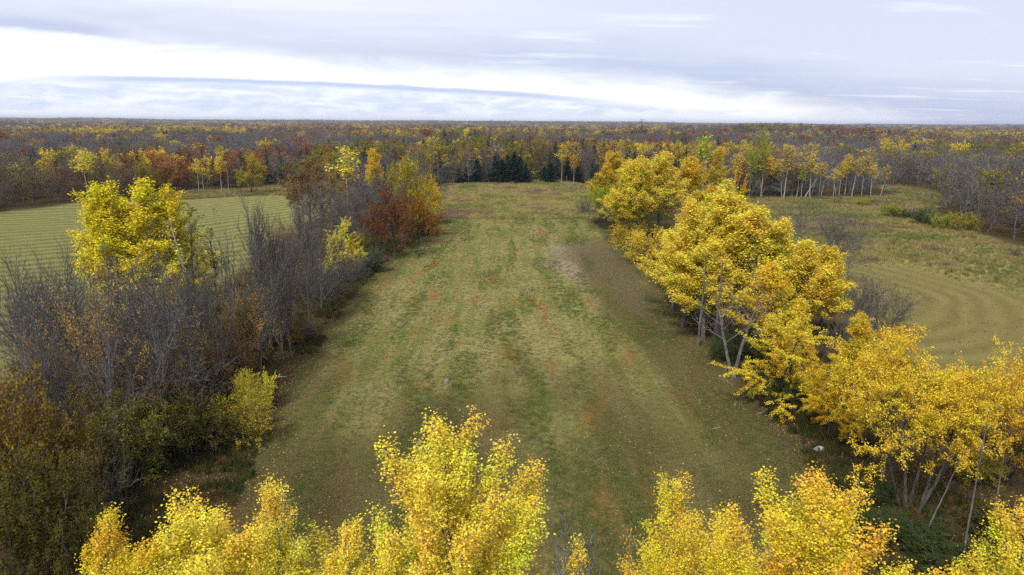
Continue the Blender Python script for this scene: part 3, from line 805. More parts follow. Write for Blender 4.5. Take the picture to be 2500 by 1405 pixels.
TREES = [
    ('poplar_wide', -1.9, 18.5, 17.7, 5.6, 'gold', 'poplar_tree', 'tree', 'tallest golden poplar, two leafy spires rising over the near meadow end', 'golden poplars in front of the meadow', 0.0, 0.0),
    ('poplar', -4.4, 17.2, 15.1, 2.7, 'gold', 'poplar_tree', 'tree', 'low golden poplar top nestled against the two-spired poplar, hay-field side', 'golden poplars in front of the meadow', 0.0, 0.0),
    ('poplar', -6.9, 18.0, 15.8, 3.7, 'gold', 'poplar_tree', 'tree', 'golden poplar with a slim pointed top, beside the broad flat-topped one', 'golden poplars in front of the meadow', 0.0, 0.0),
    ('poplar_wide', -9.1, 17.5, 15.4, 3.5, 'gold', 'poplar_tree', 'tree', 'broad flat-topped golden poplar between a slim-topped one and a low loose one', 'golden poplars in front of the meadow', 0.0, 0.0),
    ('poplar', -11.2, 17.0, 15.5, 2.5, 'amberg', 'poplar_tree', 'tree', 'low loose golden poplar nearest the dark olive thicket at the corner', 'golden poplars in front of the meadow', 0.0, 0.0),
    ('poplar', 5.0, 18.5, 15.9, 2.3, 'gold2', 'poplar_tree', 'tree', 'slender golden poplar with twin tips beside the bare saplings', 'golden poplars in front of the meadow', 0.0, 0.0),
    ('poplar', 6.3, 17.2, 15.6, 3.2, 'gold2', 'poplar_tree', 'tree', 'golden poplar with low ragged tips between two taller golden poplars', 'golden poplars in front of the meadow', 0.0, 0.0),
    ('poplar_wide', 9.1, 18.0, 16.1, 3.6, 'gold2', 'poplar_tree', 'tree', 'golden poplar with forked top and pale stem showing, before dark undergrowth', 'golden poplars in front of the meadow', 0.0, 0.0),
    ('poplar', 14.1, 17.0, 15.9, 4.3, 'gold2', 'poplar_tree', 'tree', 'golden poplar cut off at the picture corner beside bare dark stems', 'golden poplars in front of the meadow', 0.0, 0.0),
    ('poplar', 10.0, 15.2, 15.2, 2.5, 'gold2', 'poplar_tree', 'tree', 'lowest golden poplar tip, just peeking up before the dark undergrowth', 'golden poplars in front of the meadow', 0.0, 0.0),
    ('sapling', 2.8, 14, 17.0, 0.7, 'amber', 'sapling', 'sapling', 'thin orange-leaved sapling between bare saplings and twin-tipped poplar', None, 0.0, 0.0),
    ('bare_sap', 1.5, 16.5, 15.8, 2.9, 'twig', 'bare_sapling', 'sapling', 'taller bare dark sapling standing before the near meadow', None, 0.0, 0.0),
    ('bare_sap', 2.3, 17.5, 14.6, 2.8, 'twig', 'bare_sapling', 'sapling', 'shorter bare dark sapling next to the twin-tipped golden poplar', None, 0.0, 0.0),
    ('round', 27.9, 42.8, 12.9, 11.5, 'amberg', 'golden_tree', 'tree', 'broad umbrella-crowned golden tree on many dark stems', 'golden tree row along the meadow', 0.0, 0.0),
    ('round', 37.2, 46.9, 9.3, 8.3, 'amber', 'golden_tree', 'tree', 'orange-gold tree half cut off by the picture edge behind umbrella-crowned tree', 'golden tree row along the meadow', 0.0, 0.0),
    ('layer', 26.2, 61.1, 8.8, 10.3, 'gold3', 'golden_tree', 'tree', 'layered golden tree with drooping sprays beside the forked slender trunk', 'golden tree row along the meadow', 0.0, 0.0),
    ('layer', 27.2, 53.5, 8.1, 6.1, 'amber2', 'golden_tree', 'tree', 'small amber tree with a drooping orange skirt and pale trunk foot', 'golden tree row along the meadow', 0.0, 0.0),
    ('aspen', 33.1, 62.2, 8.6, 3.1, 'gold3', 'golden_tree', 'tree', 'small golden tree top peeking between layered tree and umbrella-crowned tree', 'golden tree row along the meadow', 0.0, 0.0),
    ('layer', 37.3, 63.8, 7.1, 4.8, 'amber', 'golden_tree', 'tree', 'small orange-tinged tree just behind the umbrella-crowned golden tree', 'golden tree row along the meadow', 0.0, 0.0),
    ('vase', 23.3, 67.8, 13.7, 9.5, 'amber2', 'golden_tree', 'tree', 'slender forked tree with long bare grey trunk and sparse amber leaves', 'golden tree row along the meadow', 0.0, 0.0),
    ('aspen', 22.5, 85.8, 16.6, 8.2, 'gold', 'golden_tree', 'tree', 'golden aspen with separate pointed plumes at the meadow side of the tall clump', 'golden tree row along the meadow', 0.0, 0.0),
    ('aspen', 26.6, 85.0, 17.7, 9.6, 'gold', 'golden_tree', 'tree', 'tallest golden aspen at the peak of the big clump', 'golden tree row along the meadow', 0.0, 0.0),
    ('aspen', 29.0, 80.8, 16.2, 8.7, 'gold', 'golden_tree', 'tree', 'golden aspen on the sloping shoulder of the big clump', 'golden tree row along the meadow', 0.0, 0.0),
    ('aspen', 32.3, 80.9, 15.0, 6.8, 'gold', 'golden_tree', 'tree', 'golden aspen at the marsh side of the big clump', 'golden tree row along the meadow', 0.0, 0.0),
    ('aspen', 23.5, 79.8, 12.4, 8.2, 'gold', 'golden_tree', 'tree', 'shorter golden aspen low in front of the big clump over dark trunks', 'golden tree row along the meadow', 0.0, 0.0),
    ('aspen', 22.9, 93.8, 11.8, 6.8, 'gold', 'golden_tree', 'tree', 'golden aspen with low skirt hanging over the mown meadow', 'golden tree row along the meadow', 0.0, 0.0),
    ('aspen', 33.9, 77.7, 12.9, 7.5, 'gold', 'golden_tree', 'tree', 'rounded golden aspen next along from the big clump toward the marsh', 'golden tree row along the meadow', 0.0, 0.0),
    ('aspen', 37.6, 79.4, 11.9, 5.3, 'amberg', 'golden_tree', 'tree', 'outermost golden aspen of the rounded group beside bare shrubs', 'golden tree row along the meadow', 0.0, 0.0),
    ('aspen', 28.5, 73.3, 10.9, 7.6, 'amberg', 'golden_tree', 'tree', 'amber aspen behind the forked slender trunk with dark stems below', 'golden tree row along the meadow', 0.0, 0.0),
    ('aspen', 33.9, 109.2, 17.3, 9.7, 'lemon', 'golden_tree', 'tree', 'pale lemon aspen behind the peak of the big golden clump', 'golden tree row along the meadow', 0.0, 0.0),
    ('layer', 36.5, 112.2, 18.1, 7.3, 'amber2', 'golden_tree', 'tree', 'flat-topped orange-gold tree just behind the pale lemon aspen', 'golden tree row along the meadow', 0.0, 0.0),
    ('round', 23.9, 177.6, 11.7, 9.0, 'lime', 'golden_tree', 'tree', 'lime green small tree at the far meadow corner by the marsh', 'golden tree row along the meadow', 0.0, 0.0),
    ('aspen', 26.5, 181.5, 18.8, 10.7, 'gold3', 'golden_tree', 'tree', 'dull gold aspen standing behind the lime green tree', 'golden tree row along the meadow', 0.0, 0.0),
    ('aspen', 26.9, 147.2, 18.9, 11.3, 'gold', 'golden_tree', 'tree', 'bright golden aspen with pale stem in the far clump of the row', 'golden tree row along the meadow', 0.0, 0.0),
    ('aspen', 25.0, 151.3, 14.7, 10.8, 'gold', 'golden_tree', 'tree', 'golden aspen reaching lowest over the far meadow beside the lime tree', 'golden tree row along the meadow', 0.0, 0.0),
    ('aspen', 33.3, 152.8, 19.8, 10.3, 'gold', 'golden_tree', 'tree', 'golden aspen at the centre of the far clump of the row', 'golden tree row along the meadow', 0.0, 0.0),
    ('aspen', 40.8, 158.7, 18.6, 9.4, 'amberg', 'golden_tree', 'tree', 'golden aspen closing the far clump on the birch side', 'golden tree row along the meadow', 0.0, 0.0),
    ('vase', 32.1, 129.4, 14.9, 5.4, 'pale', 'bare_tree', 'tree', 'pale leafless tree between far clump and big golden clump', 'golden tree row along the meadow', 0.0, 0.0),
    ('shrub', 26.0, 127.2, 7.1, 9.2, 'gold3', 'leafy_bush', 'bush', 'yellow-leaved thicket bush at the meadow edge between the two golden clumps', 'golden tree row along the meadow', 0.0, 0.0),
    ('shrub', 25.6, 147.1, 5.8, 8.0, 'gold3', 'leafy_bush', 'bush', 'yellow bush under the lowest-reaching aspen of the far clump', 'golden tree row along the meadow', 0.0, 0.0),
    ('shrub', 26.5, 111.9, 6.3, 5.4, 'olive', 'leafy_bush', 'bush', 'olive bush tucked beside the golden skirt over the meadow', 'golden tree row along the meadow', 0.0, 0.0),
    ('bare', 57.5, 136.5, 11.4, 11.4, 'twig', 'bare_tree', 'tree', 'wide dark bare tree behind the golden clump against the marsh', 'golden tree row along the meadow', 0.0, 0.0),
    ('bare', 57.8, 121.0, 11.9, 6.9, 'twig', 'bare_tree', 'tree', 'first of two thin bare trees standing in the marsh grass', 'golden tree row along the meadow', 0.0, 0.0),
    ('bare', 56.0, 111.3, 11.3, 6.4, 'twig', 'bare_tree', 'tree', 'second and nearer of two thin bare trees standing in the marsh grass', 'golden tree row along the meadow', 0.0, 0.0),
    ('bare_shrub', 47.9, 84.6, 6.8, 7.8, 'twig2', 'bare_shrub', 'shrub', 'wide bare purple shrub over the curved mowing lines', 'golden tree row along the meadow', 0.0, 0.0),
    ('bare_shrub', 47.8, 92.3, 6.5, 7.4, 'twig2', 'bare_shrub', 'shrub', 'bare purple shrub between rounded aspens and two thin bare trees', 'golden tree row along the meadow', 0.0, 0.0),
    ('bare_shrub', 21.4, 200.6, 5.3, 5.4, 'twig2', 'bare_shrub', 'shrub', 'dark bare shrub by the lime green tree at the marsh edge', 'golden tree row along the meadow', 0.0, 0.0),
    ('bare_shrub', 36.6, 70.8, 6.1, 5.7, 'twig2', 'bare_shrub', 'shrub', 'bare shrub between layered golden tree and small golden top', 'golden tree row along the meadow', 0.0, 0.0),
    ('shrub', 23.2, 73.1, 3.1, 2.5, 'green', 'leafy_bush', 'bush', 'small green bush at the foot of the dark aspen trunks', 'golden tree row along the meadow', 0.0, 0.0),
    ('bare_shrub', 25.5, 74.6, 6.3, 6.0, 'twig2', 'bare_shrub', 'shrub', 'tangled bare undergrowth shrub beneath the amber aspen', 'golden tree row along the meadow', 0.0, 0.0),
    ('pole', 22.3, 77.5, 12.4, 2.8, 'twig', 'slender_tree', 'tree', 'dark slender trunk nearest the meadow under the big golden clump', 'golden tree row along the meadow', 0.0, 0.0),
    ('pole', 23.8, 76.0, 11.7, 2.8, 'twig', 'slender_tree', 'tree', 'dark slender trunk second from the meadow under the big golden clump', 'golden tree row along the meadow', 0.0, 0.0),
    ('pole', 29.0, 75.4, 10.9, 2.8, 'twig', 'slender_tree', 'tree', 'dark slender trunk on the marsh side under the big golden clump', 'golden tree row along the meadow', 0.0, 0.0),
    ('pole', 28.1, 77.6, 11.9, 2.8, 'twig', 'slender_tree', 'tree', 'dark slender trunk deep in the middle under the big golden clump', 'golden tree row along the meadow', 0.0, 0.0),
    ('pole', 26.7, 44.4, 6.7, 1.1, 'twig', 'bare_tree', 'tree', 'bare grey tree with crooked stem beside the umbrella-crowned tree', 'golden tree row along the meadow', 0.0, 0.0),
    ('pole', 28.7, 38.1, 10.0, 1.2, 'twig', 'bare_tree', 'tree', 'tall bare dark tree below the orange-gold tree at the picture edge', 'golden tree row along the meadow', 0.0, 0.0),
    ('pole', 33.5, 42.4, 8.2, 1.1, 'twig', 'bare_tree', 'tree', 'bare tree with bluish stems at the picture edge under orange leaves', 'golden tree row along the meadow', 0.0, 0.0),
    ('pole', 27.2, 38.5, 7.1, 1.0, 'twig', 'bare_tree', 'tree', 'leaning thin bare tree amid the undergrowth below umbrella-crowned tree', 'golden tree row along the meadow', 0.25, 0.0),
    ('shrub', 31.8, 38.6, 2.9, 4.1, 'olive', 'leafy_bush', 'bush', 'olive bush at the picture edge above the cut-off poplar', 'golden tree row along the meadow', 0.0, 0.0),
    ('shrub', 34.9, 46.9, 2.9, 4.6, 'olivegold', 'leafy_bush', 'bush', 'amber-olive understorey bush behind the umbrella-crowned stems', 'golden tree row along the meadow', 0.0, 0.0),
    ('shrub', 25.9, 43.3, 1.6, 3.2, 'dkgreen', 'bramble_bush', 'bush', 'dark green bramble patch beside the pale rock', 'golden tree row along the meadow', 0.0, 0.0),
    ('shrub', 25.7, 38.5, 1.6, 4.4, 'dkgreen', 'bramble_bush', 'bush', 'dark green bramble thicket in front of umbrella-crowned stems', 'golden tree row along the meadow', 0.0, 0.0),
    ('shrub', 23.0, 38.9, 2.4, 3.6, 'dkgreen', 'bramble_bush', 'bush', 'dark green bramble patch behind the fork-topped golden poplar', 'golden tree row along the meadow', 0.0, 0.0),
    ('shrub', 26.8, 35.7, 1.7, 3.9, 'dkgreen', 'bramble_bush', 'bush', 'dark bramble thicket beneath the leaning bare tree', 'golden tree row along the meadow', 0.0, 0.0),
    ('shrub', 24.9, 59.6, 2.9, 3.4, 'dkgreen', 'bramble_bush', 'bush', 'low dark green bush under the layered golden tree', 'golden tree row along the meadow', 0.0, 0.0),
    ('shrub', -27.6, 35.1, 7.7, 6.9, 'olive', 'leafy_bush', 'bush', 'dark olive thicket tree filling the near corner of the hay-field row', 'mixed tree row between hay field and meadow', 0.0, 0.0),
    ('shrub', -24.5, 34.9, 5.7, 4.6, 'olive', 'leafy_bush', 'bush', 'smaller dark olive bush beside the corner thicket', 'mixed tree row between hay field and meadow', 0.0, 0.0),
    ('shrub', -32.0, 39.6, 11.1, 6.3, 'amberb', 'leafy_tree', 'tree', 'amber-leaved tree at the picture edge above the corner thicket', 'mixed tree row between hay field and meadow', 0.0, 0.0),
    ('shrub', -29.9, 41.1, 7.7, 5.8, 'amberb', 'leafy_tree', 'tree', 'amber understorey tree among bare trunks above the corner thicket', 'mixed tree row between hay field and meadow', 0.0, 0.0),
    ('bare', -37.8, 51.1, 16.0, 6.2, 'twig', 'bare_tree', 'tree', 'bare tree with crooked top nearest the picture edge over the hay field', 'mixed tree row between hay field and meadow', 0.0, 0.0),
    ('tanleaf', -32.6, 47.1, 14.7, 6.7, 'tan', 'tan_tree', 'tree', 'tan-leaved tree in front, over the amber understorey', 'mixed tree row between hay field and meadow', 0.0, 0.0),
    ('tanleaf', -30.7, 49.8, 15.1, 8.0, 'tan', 'tan_tree', 'tree', 'tan-leaved tree with dark trunk beside the crooked bare tree', 'mixed tree row between hay field and meadow', 0.0, 0.0),
    ('bare', -28.7, 52.0, 16.2, 7.6, 'twig', 'bare_tree', 'tree', 'bare twiggy tree in front of the lemon aspens', 'mixed tree row between hay field and meadow', 0.0, 0.0),
    ('bare', -39.1, 58.5, 16.0, 5.7, 'twig', 'bare_tree', 'tree', 'bare tree with forked crown seen against hay rows', 'mixed tree row between hay field and meadow', 0.0, 0.0),
    ('vase', -35.3, 61.9, 18.7, 11.1, 'sparse', 'spreading_tree', 'tree', 'tall spreading grey tree with few brown leaves before lemon aspens', 'mixed tree row between hay field and meadow', 0.0, 0.0),
    ('aspen', -42.7, 79.1, 19.1, 8.9, 'lemon2', 'lemon_aspen', 'tree', 'tallest lemon yellow aspen against the hay field', 'mixed tree row between hay field and meadow', 0.0, 0.0),
    ('aspen', -46.9, 78.2, 18.8, 7.9, 'lemon2', 'lemon_aspen', 'tree', 'lemon yellow aspen on the hay-field side behind spreading grey tree', 'mixed tree row between hay field and meadow', 0.0, 0.0),
    ('aspen', -40.4, 80.0, 18.2, 5.7, 'lemon2', 'lemon_aspen', 'tree', 'lemon yellow aspen nearest the dense bare trees', 'mixed tree row between hay field and meadow', 0.0, 0.0),
    ('aspen', -40.4, 74.6, 12.9, 7.7, 'lemon2', 'lemon_aspen', 'tree', 'lower lemon yellow aspen glowing between grey trunks', 'mixed tree row between hay field and meadow', 0.0, 0.0),
    ('birchlean', -37.2, 76.2, 15.9, 2.7, 'lemon2', 'birch_tree', 'tree', 'leaning birch with white trunk in front of lemon aspens', 'mixed tree row between hay field and meadow', 0.22, 3.14),
    ('bare_up', -26.9, 68.9, 18.4, 8.7, 'twig', 'bare_tree', 'tree', 'dense upswept bare tree, the biggest beside the meadow', 'mixed tree row between hay field and meadow', 0.0, 0.0),
    ('vase', -30.7, 72.0, 17.4, 7.3, 'sparse', 'bare_tree', 'tree', 'forked grey tree between vine-clad trunk and the biggest bare tree', 'mixed tree row between hay field and meadow', 0.0, 0.0),
    ('bare_up', -25.5, 72.1, 15.6, 7.0, 'twig', 'bare_tree', 'tree', 'upswept bare tree on the meadow side of the biggest bare tree', 'mixed tree row between hay field and meadow', 0.0, 0.0),
    ('tanleaf', -25.0, 73.5, 10.5, 5.4, 'brown', 'brown_tree', 'tree', 'small brown-leaved tree with dark root mound at meadow edge', 'mixed tree row between hay field and meadow', 0.0, 0.0),
    ('column', -37.0, 77.7, 16.8, 4.0, 'olive2', 'vine_clad_tree', 'tree', 'narrow vine-clad olive column rising over bare trees', 'mixed tree row between hay field and meadow', 0.0, 0.0),
    ('column', -33.1, 73.4, 14.5, 4.4, 'olive2', 'vine_clad_tree', 'tree', 'second vine-clad olive tree with green lower leaves', 'mixed tree row between hay field and meadow', 0.0, 0.0),
    ('shrub', -33.0, 68.2, 8.1, 6.3, 'olivegold', 'leafy_bush', 'bush', 'olive and yellow understorey bush below the vine-clad trees', 'mixed tree row between hay field and meadow', 0.0, 0.0),
    ('shrub', -28.7, 67.0, 8.0, 5.0, 'amberb', 'leafy_bush', 'bush', 'amber understorey bush among the upswept bare trunks', 'mixed tree row between hay field and meadow', 0.0, 0.0),
    ('bare_up', -25.9, 83.8, 17.1, 7.5, 'twig', 'bare_tree', 'tree', 'tall bare tree behind the small brown-leaved tree', 'mixed tree row between hay field and meadow', 0.0, 0.0),
    ('bare_up', -26.8, 92.5, 13.9, 6.7, 'twig', 'bare_tree', 'tree', 'bare tree just before the small layered yellow tree', 'mixed tree row between hay field and meadow', 0.0, 0.0),
    ('layer', -32.7, 99.3, 11.5, 6.6, 'amber', 'amber_tree', 'tree', 'amber tree glimpsed through bare branches', 'mixed tree row between hay field and meadow', 0.0, 0.0),
    ('layer', -29.3, 114.8, 9.9, 6.9, 'lemon', 'yellow_tree', 'tree', 'small layered bright yellow tree beside the meadow', 'mixed tree row between hay field and meadow', 0.0, 0.0),
    ('tanleaf', -33.4, 123.3, 10.6, 8.1, 'brown', 'brown_tree', 'tree', 'low maroon-brown tree behind the small layered yellow tree', 'mixed tree row between hay field and meadow', 0.0, 0.0),
    ('bare_shrub', -27.1, 98.2, 5.9, 7.2, 'twig2', 'bare_shrub', 'shrub', 'dark bare shrub at meadow edge below the layered yellow tree', 'mixed tree row between hay field and meadow', 0.0, 0.0),
    ('bare_shrub', -25.3, 79.6, 3.4, 4.0, 'twig2', 'bare_shrub', 'shrub', 'low dark brush heap by the meadow with amber leaves behind', 'mixed tree row between hay field and meadow', 0.0, 0.0),
    ('shrub', -24.9, 118.3, 4.6, 5.8, 'greygreen', 'leafy_bush', 'bush', 'rounded grey-green bush at the meadow edge before the russet oak', 'mixed tree row between hay field and meadow', 0.0, 0.0),
    ('oak', -48.2, 160.9, 17.9, 15.2, 'brown', 'oak_tree', 'tree', 'spreading brown-leaved oak on the hay-field side of the row', 'mixed tree row between hay field and meadow', 0.0, 0.0),
    ('birch', -44.1, 181.9, 19.6, 8.6, 'lemon', 'birch_tree', 'tree', 'bright lemon birch with straight white trunk above the row', 'mixed tree row between hay field and meadow', 0.0, 0.0),
    ('bare', -28.1, 147.6, 17.2, 13.1, 'twig', 'bare_tree', 'tree', 'wide grey bare tree behind the russet oak', 'mixed tree row between hay field and meadow', 0.0, 0.0),
    ('bare', -31.4, 140.0, 14.4, 8.3, 'twig', 'bare_tree', 'tree', 'grey bare tree between brown oak and russet oak', 'mixed tree row between hay field and meadow', 0.0, 0.0),
    ('oak', -22.9, 130.7, 14.6, 10.5, 'russet', 'oak_tree', 'tree', 'deep russet oak standing out at the meadow edge', 'mixed tree row between hay field and meadow', 0.0, 0.0),
    ('tanleaf', -27.2, 133.5, 9.4, 5.6, 'brown', 'brown_tree', 'tree', 'pale brown withered tree leaning on the russet oak', 'mixed tree row between hay field and meadow', 0.0, 0.0),
    ('oak', -22.8, 153.2, 19.2, 13.1, 'olivegold', 'oak_tree', 'tree', 'tall olive-gold oak near the far end of the row', 'mixed tree row between hay field and meadow', 0.0, 0.0),
    ('oak', -21.6, 175.5, 12.6, 8.3, 'amber2', 'amber_tree', 'tree', 'amber-orange tree ending the row at the far meadow corner', 'mixed tree row between hay field and meadow', 0.0, 0.0),
    ('oak', -20.4, 146.3, 10.9, 8.3, 'rust', 'rust_tree', 'tree', 'small orange-rust tree beside the russet oak', 'mixed tree row between hay field and meadow', 0.0, 0.0),
    ('bare', -21.3, 200.2, 14.8, 9.5, 'twig', 'bare_tree', 'tree', 'soft grey bare tree behind the row end next to the marsh', 'mixed tree row between hay field and meadow', 0.0, 0.0),
    ('aspen', -44.2, 219.4, 17.7, 5.8, 'amberg', 'golden_tree', 'tree', 'slim golden spire behind the grey bare trees', 'mixed tree row between hay field and meadow', 0.0, 0.0),
    ('shrub', -23.9, 58.3, 4.2, 4.1, 'lemon', 'leafy_bush', 'bush', 'bright yellow bush at the meadow edge beside the pale fallen branch', 'mixed tree row between hay field and meadow', 0.0, 0.0),
    ('shrub', -22.3, 52.5, 4.2, 5.1, 'olivegold', 'leafy_bush', 'bush', 'yellow-olive bush sprawling onto the meadow below bright yellow bush', 'mixed tree row between hay field and meadow', 0.0, 0.0),
    ('shrub', -25.6, 49.9, 5.3, 7.0, 'olive', 'leafy_bush', 'bush', 'olive-green bush deep in the row above dark undergrowth', 'mixed tree row between hay field and meadow', 0.0, 0.0),
    ('bare_shrub', -28.9, 54.3, 9.6, 7.8, 'twig2', 'bare_shrub', 'shrub', 'tangled grey dead shrub with pale drooping boughs', 'mixed tree row between hay field and meadow', 0.0, 0.0),
    ('shrub', -27.6, 60.1, 6.3, 6.4, 'brown', 'leafy_bush', 'bush', 'brown-leaved bush beneath the biggest upswept bare tree', 'mixed tree row between hay field and meadow', 0.0, 0.0),
    ('shrub', -28.0, 45.4, 6.8, 5.8, 'olive2', 'leafy_bush', 'bush', 'olive bush in deep shade beneath the tan-leaved trees', 'mixed tree row between hay field and meadow', 0.0, 0.0),
    ('shrub', -32.5, 62.5, 6.7, 5.9, 'lemon', 'leafy_bush', 'bush', 'yellow bush glowing low behind the tangled dead shrub', 'mixed tree row between hay field and meadow', 0.0, 0.0),
    ('shrub', -33.5, 49.1, 6.5, 5.3, 'olivegold', 'leafy_bush', 'bush', 'yellow-olive bush among dark trunks near the picture edge', 'mixed tree row between hay field and meadow', 0.0, 0.0),
    ('bare_shrub', -27.5, 40.1, 5.9, 4.7, 'twig2', 'bare_shrub', 'shrub', 'dark dead brush between corner thicket and tan-leaved trees', 'mixed tree row between hay field and meadow', 0.0, 0.0),
    ('bare', -28.3, 45.4, 12.8, 5.1, 'twig', 'bare_tree', 'tree', 'dark-trunked bare tree over the dead brush', 'mixed tree row between hay field and meadow', 0.0, 0.0),
    ('bare', -32.2, 44.2, 13.2, 4.7, 'twig', 'bare_tree', 'tree', 'dark-trunked bare tree standing in amber understorey', 'mixed tree row between hay field and meadow', 0.0, 0.0),
    ('bare', -30.6, 60.5, 11.6, 7.1, 'twig', 'bare_tree', 'tree', 'bare tree with pale dead limbs below the leaning birch', 'mixed tree row between hay field and meadow', 0.0, 0.0),
    ('shrub', -31.8, 84.5, 6.0, 5.7, 'olive2', 'leafy_bush', 'bush', 'olive bush in the shade between upswept bare trees', 'mixed tree row between hay field and meadow', 0.0, 0.0),
    ('shrub', -38.9, 65.7, 7.4, 7.8, 'amberb', 'leafy_bush', 'bush', 'amber bush behind the tan-leaved trees at the hay-field edge', 'mixed tree row between hay field and meadow', 0.0, 0.0),
    ('shrub', -30.1, 127.2, 5.5, 6.2, 'olivegold', 'leafy_bush', 'bush', 'olive bush between layered yellow tree and russet oak', 'mixed tree row between hay field and meadow', 0.0, 0.0),
    ('bare', -43.8, 58.4, 14.9, 7.1, 'twig', 'bare_tree', 'tree', 'bare tree standing over the picture edge with crown above hay rows', 'mixed tree row between hay field and meadow', 0.0, 0.0),
    ('bare', -37.7, 53.4, 14.2, 6.9, 'twig', 'bare_tree', 'tree', 'dark bare tree between crooked edge tree and tan-leaved trees', 'mixed tree row between hay field and meadow', 0.0, 0.0),
    ('bare', -35.3, 55.0, 14.9, 6.7, 'twig', 'bare_tree', 'tree', 'bare tree with many fine forks before the spreading grey tree', 'mixed tree row between hay field and meadow', 0.0, 0.0),
    ('bare', -31.2, 59.5, 14.8, 6.9, 'twig', 'bare_tree', 'tree', 'spreading bare tree in front of the leaning birch', 'mixed tree row between hay field and meadow', 0.0, 0.0),
    ('vase', -29.8, 63.6, 14.9, 6.6, 'sparse', 'bare_tree', 'tree', 'forked grey tree with few leaves between leaning birch and vine-clad trunks', 'mixed tree row between hay field and meadow', 0.0, 0.0),
    ('bare', -41.6, 57.5, 13.7, 6.7, 'twig', 'bare_tree', 'tree', 'bare tree just behind the crooked edge tree, thick with side twigs', 'mixed tree row between hay field and meadow', 0.0, 0.0),
    ('bare', -34.6, 57.6, 13.7, 6.7, 'twig', 'bare_tree', 'tree', 'bare tree standing close behind the tan-leaved trees', 'mixed tree row between hay field and meadow', 0.0, 0.0),
    ('bare_up', -28.7, 58.7, 13.9, 6.5, 'twig', 'bare_tree', 'tree', 'upright bare tree over the tangled grey dead shrub', 'mixed tree row between hay field and meadow', 0.0, 0.0),
    ('tanleaf', -27.2, 65.9, 12.5, 6.5, 'tan', 'tan_tree', 'tree', 'tan-leaved tree in front of the biggest upswept bare tree', 'mixed tree row between hay field and meadow', 0.0, 0.0),
    ('column', -28.2, 76.4, 14.1, 4.6, 'olivegold', 'vine_clad_tree', 'tree', 'narrow yellow-olive tree behind the biggest upswept bare tree', 'mixed tree row between hay field and meadow', 0.0, 0.0),
    ('bare', -28.1, 84.6, 13.9, 7.7, 'twig', 'bare_tree', 'tree', 'spreading bare tree behind the small brown-leaved tree with root mound', 'mixed tree row between hay field and meadow', 0.0, 0.0),
    ('tanleaf', -28.2, 53.5, 11.9, 7.0, 'tan', 'tan_tree', 'tree', 'tan-leaved tree above the tangled grey dead shrub', 'mixed tree row between hay field and meadow', 0.0, 0.0),
    ('tanleaf', -33.6, 45.3, 12.8, 5.9, 'brown', 'brown_tree', 'tree', 'brown-leaved tree by the picture edge over amber understorey', 'mixed tree row between hay field and meadow', 0.0, 0.0),
    ('tanleaf', -27.3, 62.6, 7.9, 6.6, 'brown', 'brown_tree', 'tree', 'brown-leaved tree low between the upright bare trees', 'mixed tree row between hay field and meadow', 0.0, 0.0),
    ('shrub', -30.5, 52.0, 5.4, 6.6, 'amberb', 'leafy_bush', 'bush', 'amber bush under the tan-leaved trees', 'mixed tree row between hay field and meadow', 0.0, 0.0),
    ('shrub', -28.6, 37.9, 5.9, 5.5, 'amberb', 'leafy_bush', 'bush', 'amber and brown bush just above the corner thicket', 'mixed tree row between hay field and meadow', 0.0, 0.0),
    ('shrub', -26.2, 76.4, 4.5, 4.3, 'amberb', 'leafy_bush', 'bush', 'amber bush behind the small brown-leaved tree at the meadow edge', 'mixed tree row between hay field and meadow', 0.0, 0.0),
    ('bare_up', -32.0, 127.1, 13.2, 8.4, 'twig', 'bare_tree', 'tree', 'bare tree behind the layered yellow tree toward the brown oak', 'mixed tree row between hay field and meadow', 0.0, 0.0),
    ('bare', -38.3, 139.8, 15.2, 10.0, 'twig', 'bare_tree', 'tree', 'bare tree in front of the brown oak', 'mixed tree row between hay field and meadow', 0.0, 0.0),
    ('bare', -33.1, 158.5, 14.7, 10.3, 'twig', 'bare_tree', 'tree', 'bare tree filling between lemon birch and russet oak', 'mixed tree row between hay field and meadow', 0.0, 0.0),
    ('tanleaf', -35.0, 149.9, 11.8, 9.8, 'brown', 'brown_tree', 'tree', 'brown tree below the lemon birch trunk', 'mixed tree row between hay field and meadow', 0.0, 0.0),
    ('oak', -22.3, 140.4, 11.9, 6.7, 'brown', 'oak_tree', 'tree', 'brown oak pressed between russet oak and rust tree', 'mixed tree row between hay field and meadow', 0.0, 0.0),
    ('oak', -29.0, 168.2, 16.5, 8.9, 'olivegold', 'oak_tree', 'tree', 'olive oak behind the russet oak', 'mixed tree row between hay field and meadow', 0.0, 0.0),
    ('bare', -24.5, 186.9, 15.0, 9.9, 'twig', 'bare_tree', 'tree', 'grey bare tree behind the amber-orange tree', 'mixed tree row between hay field and meadow', 0.0, 0.0),
    ('shrub', -20.2, 159.1, 5.3, 6.7, 'rust', 'leafy_bush', 'bush', 'rusty bush at the far meadow edge below the amber-orange tree', 'mixed tree row between hay field and meadow', 0.0, 0.0),
    ('shrub', -36.2, 127.0, 6.3, 8.5, 'amberb', 'leafy_bush', 'bush', 'amber bush behind the layered yellow tree', 'mixed tree row between hay field and meadow', 0.0, 0.0),
    ('bare_shrub', -26.2, 110.3, 5.5, 6.0, 'twig2', 'bare_shrub', 'shrub', 'bare shrub between layered yellow tree and grey-green bush', 'mixed tree row between hay field and meadow', 0.0, 0.0),
    ('bare', 28.9, 103.5, 12.8, 6.2, 'twig', 'bare_tree', 'tree', 'dark bare tree in the gap between far clump and big golden clump', 'golden tree row along the meadow', 0.0, 0.0),
    ('bare_shrub', 26.4, 98.5, 7.4, 6.6, 'twig2', 'bare_shrub', 'shrub', 'bare brown shrub in the gap at the meadow edge before lemon aspen', 'golden tree row along the meadow', 0.0, 0.0),
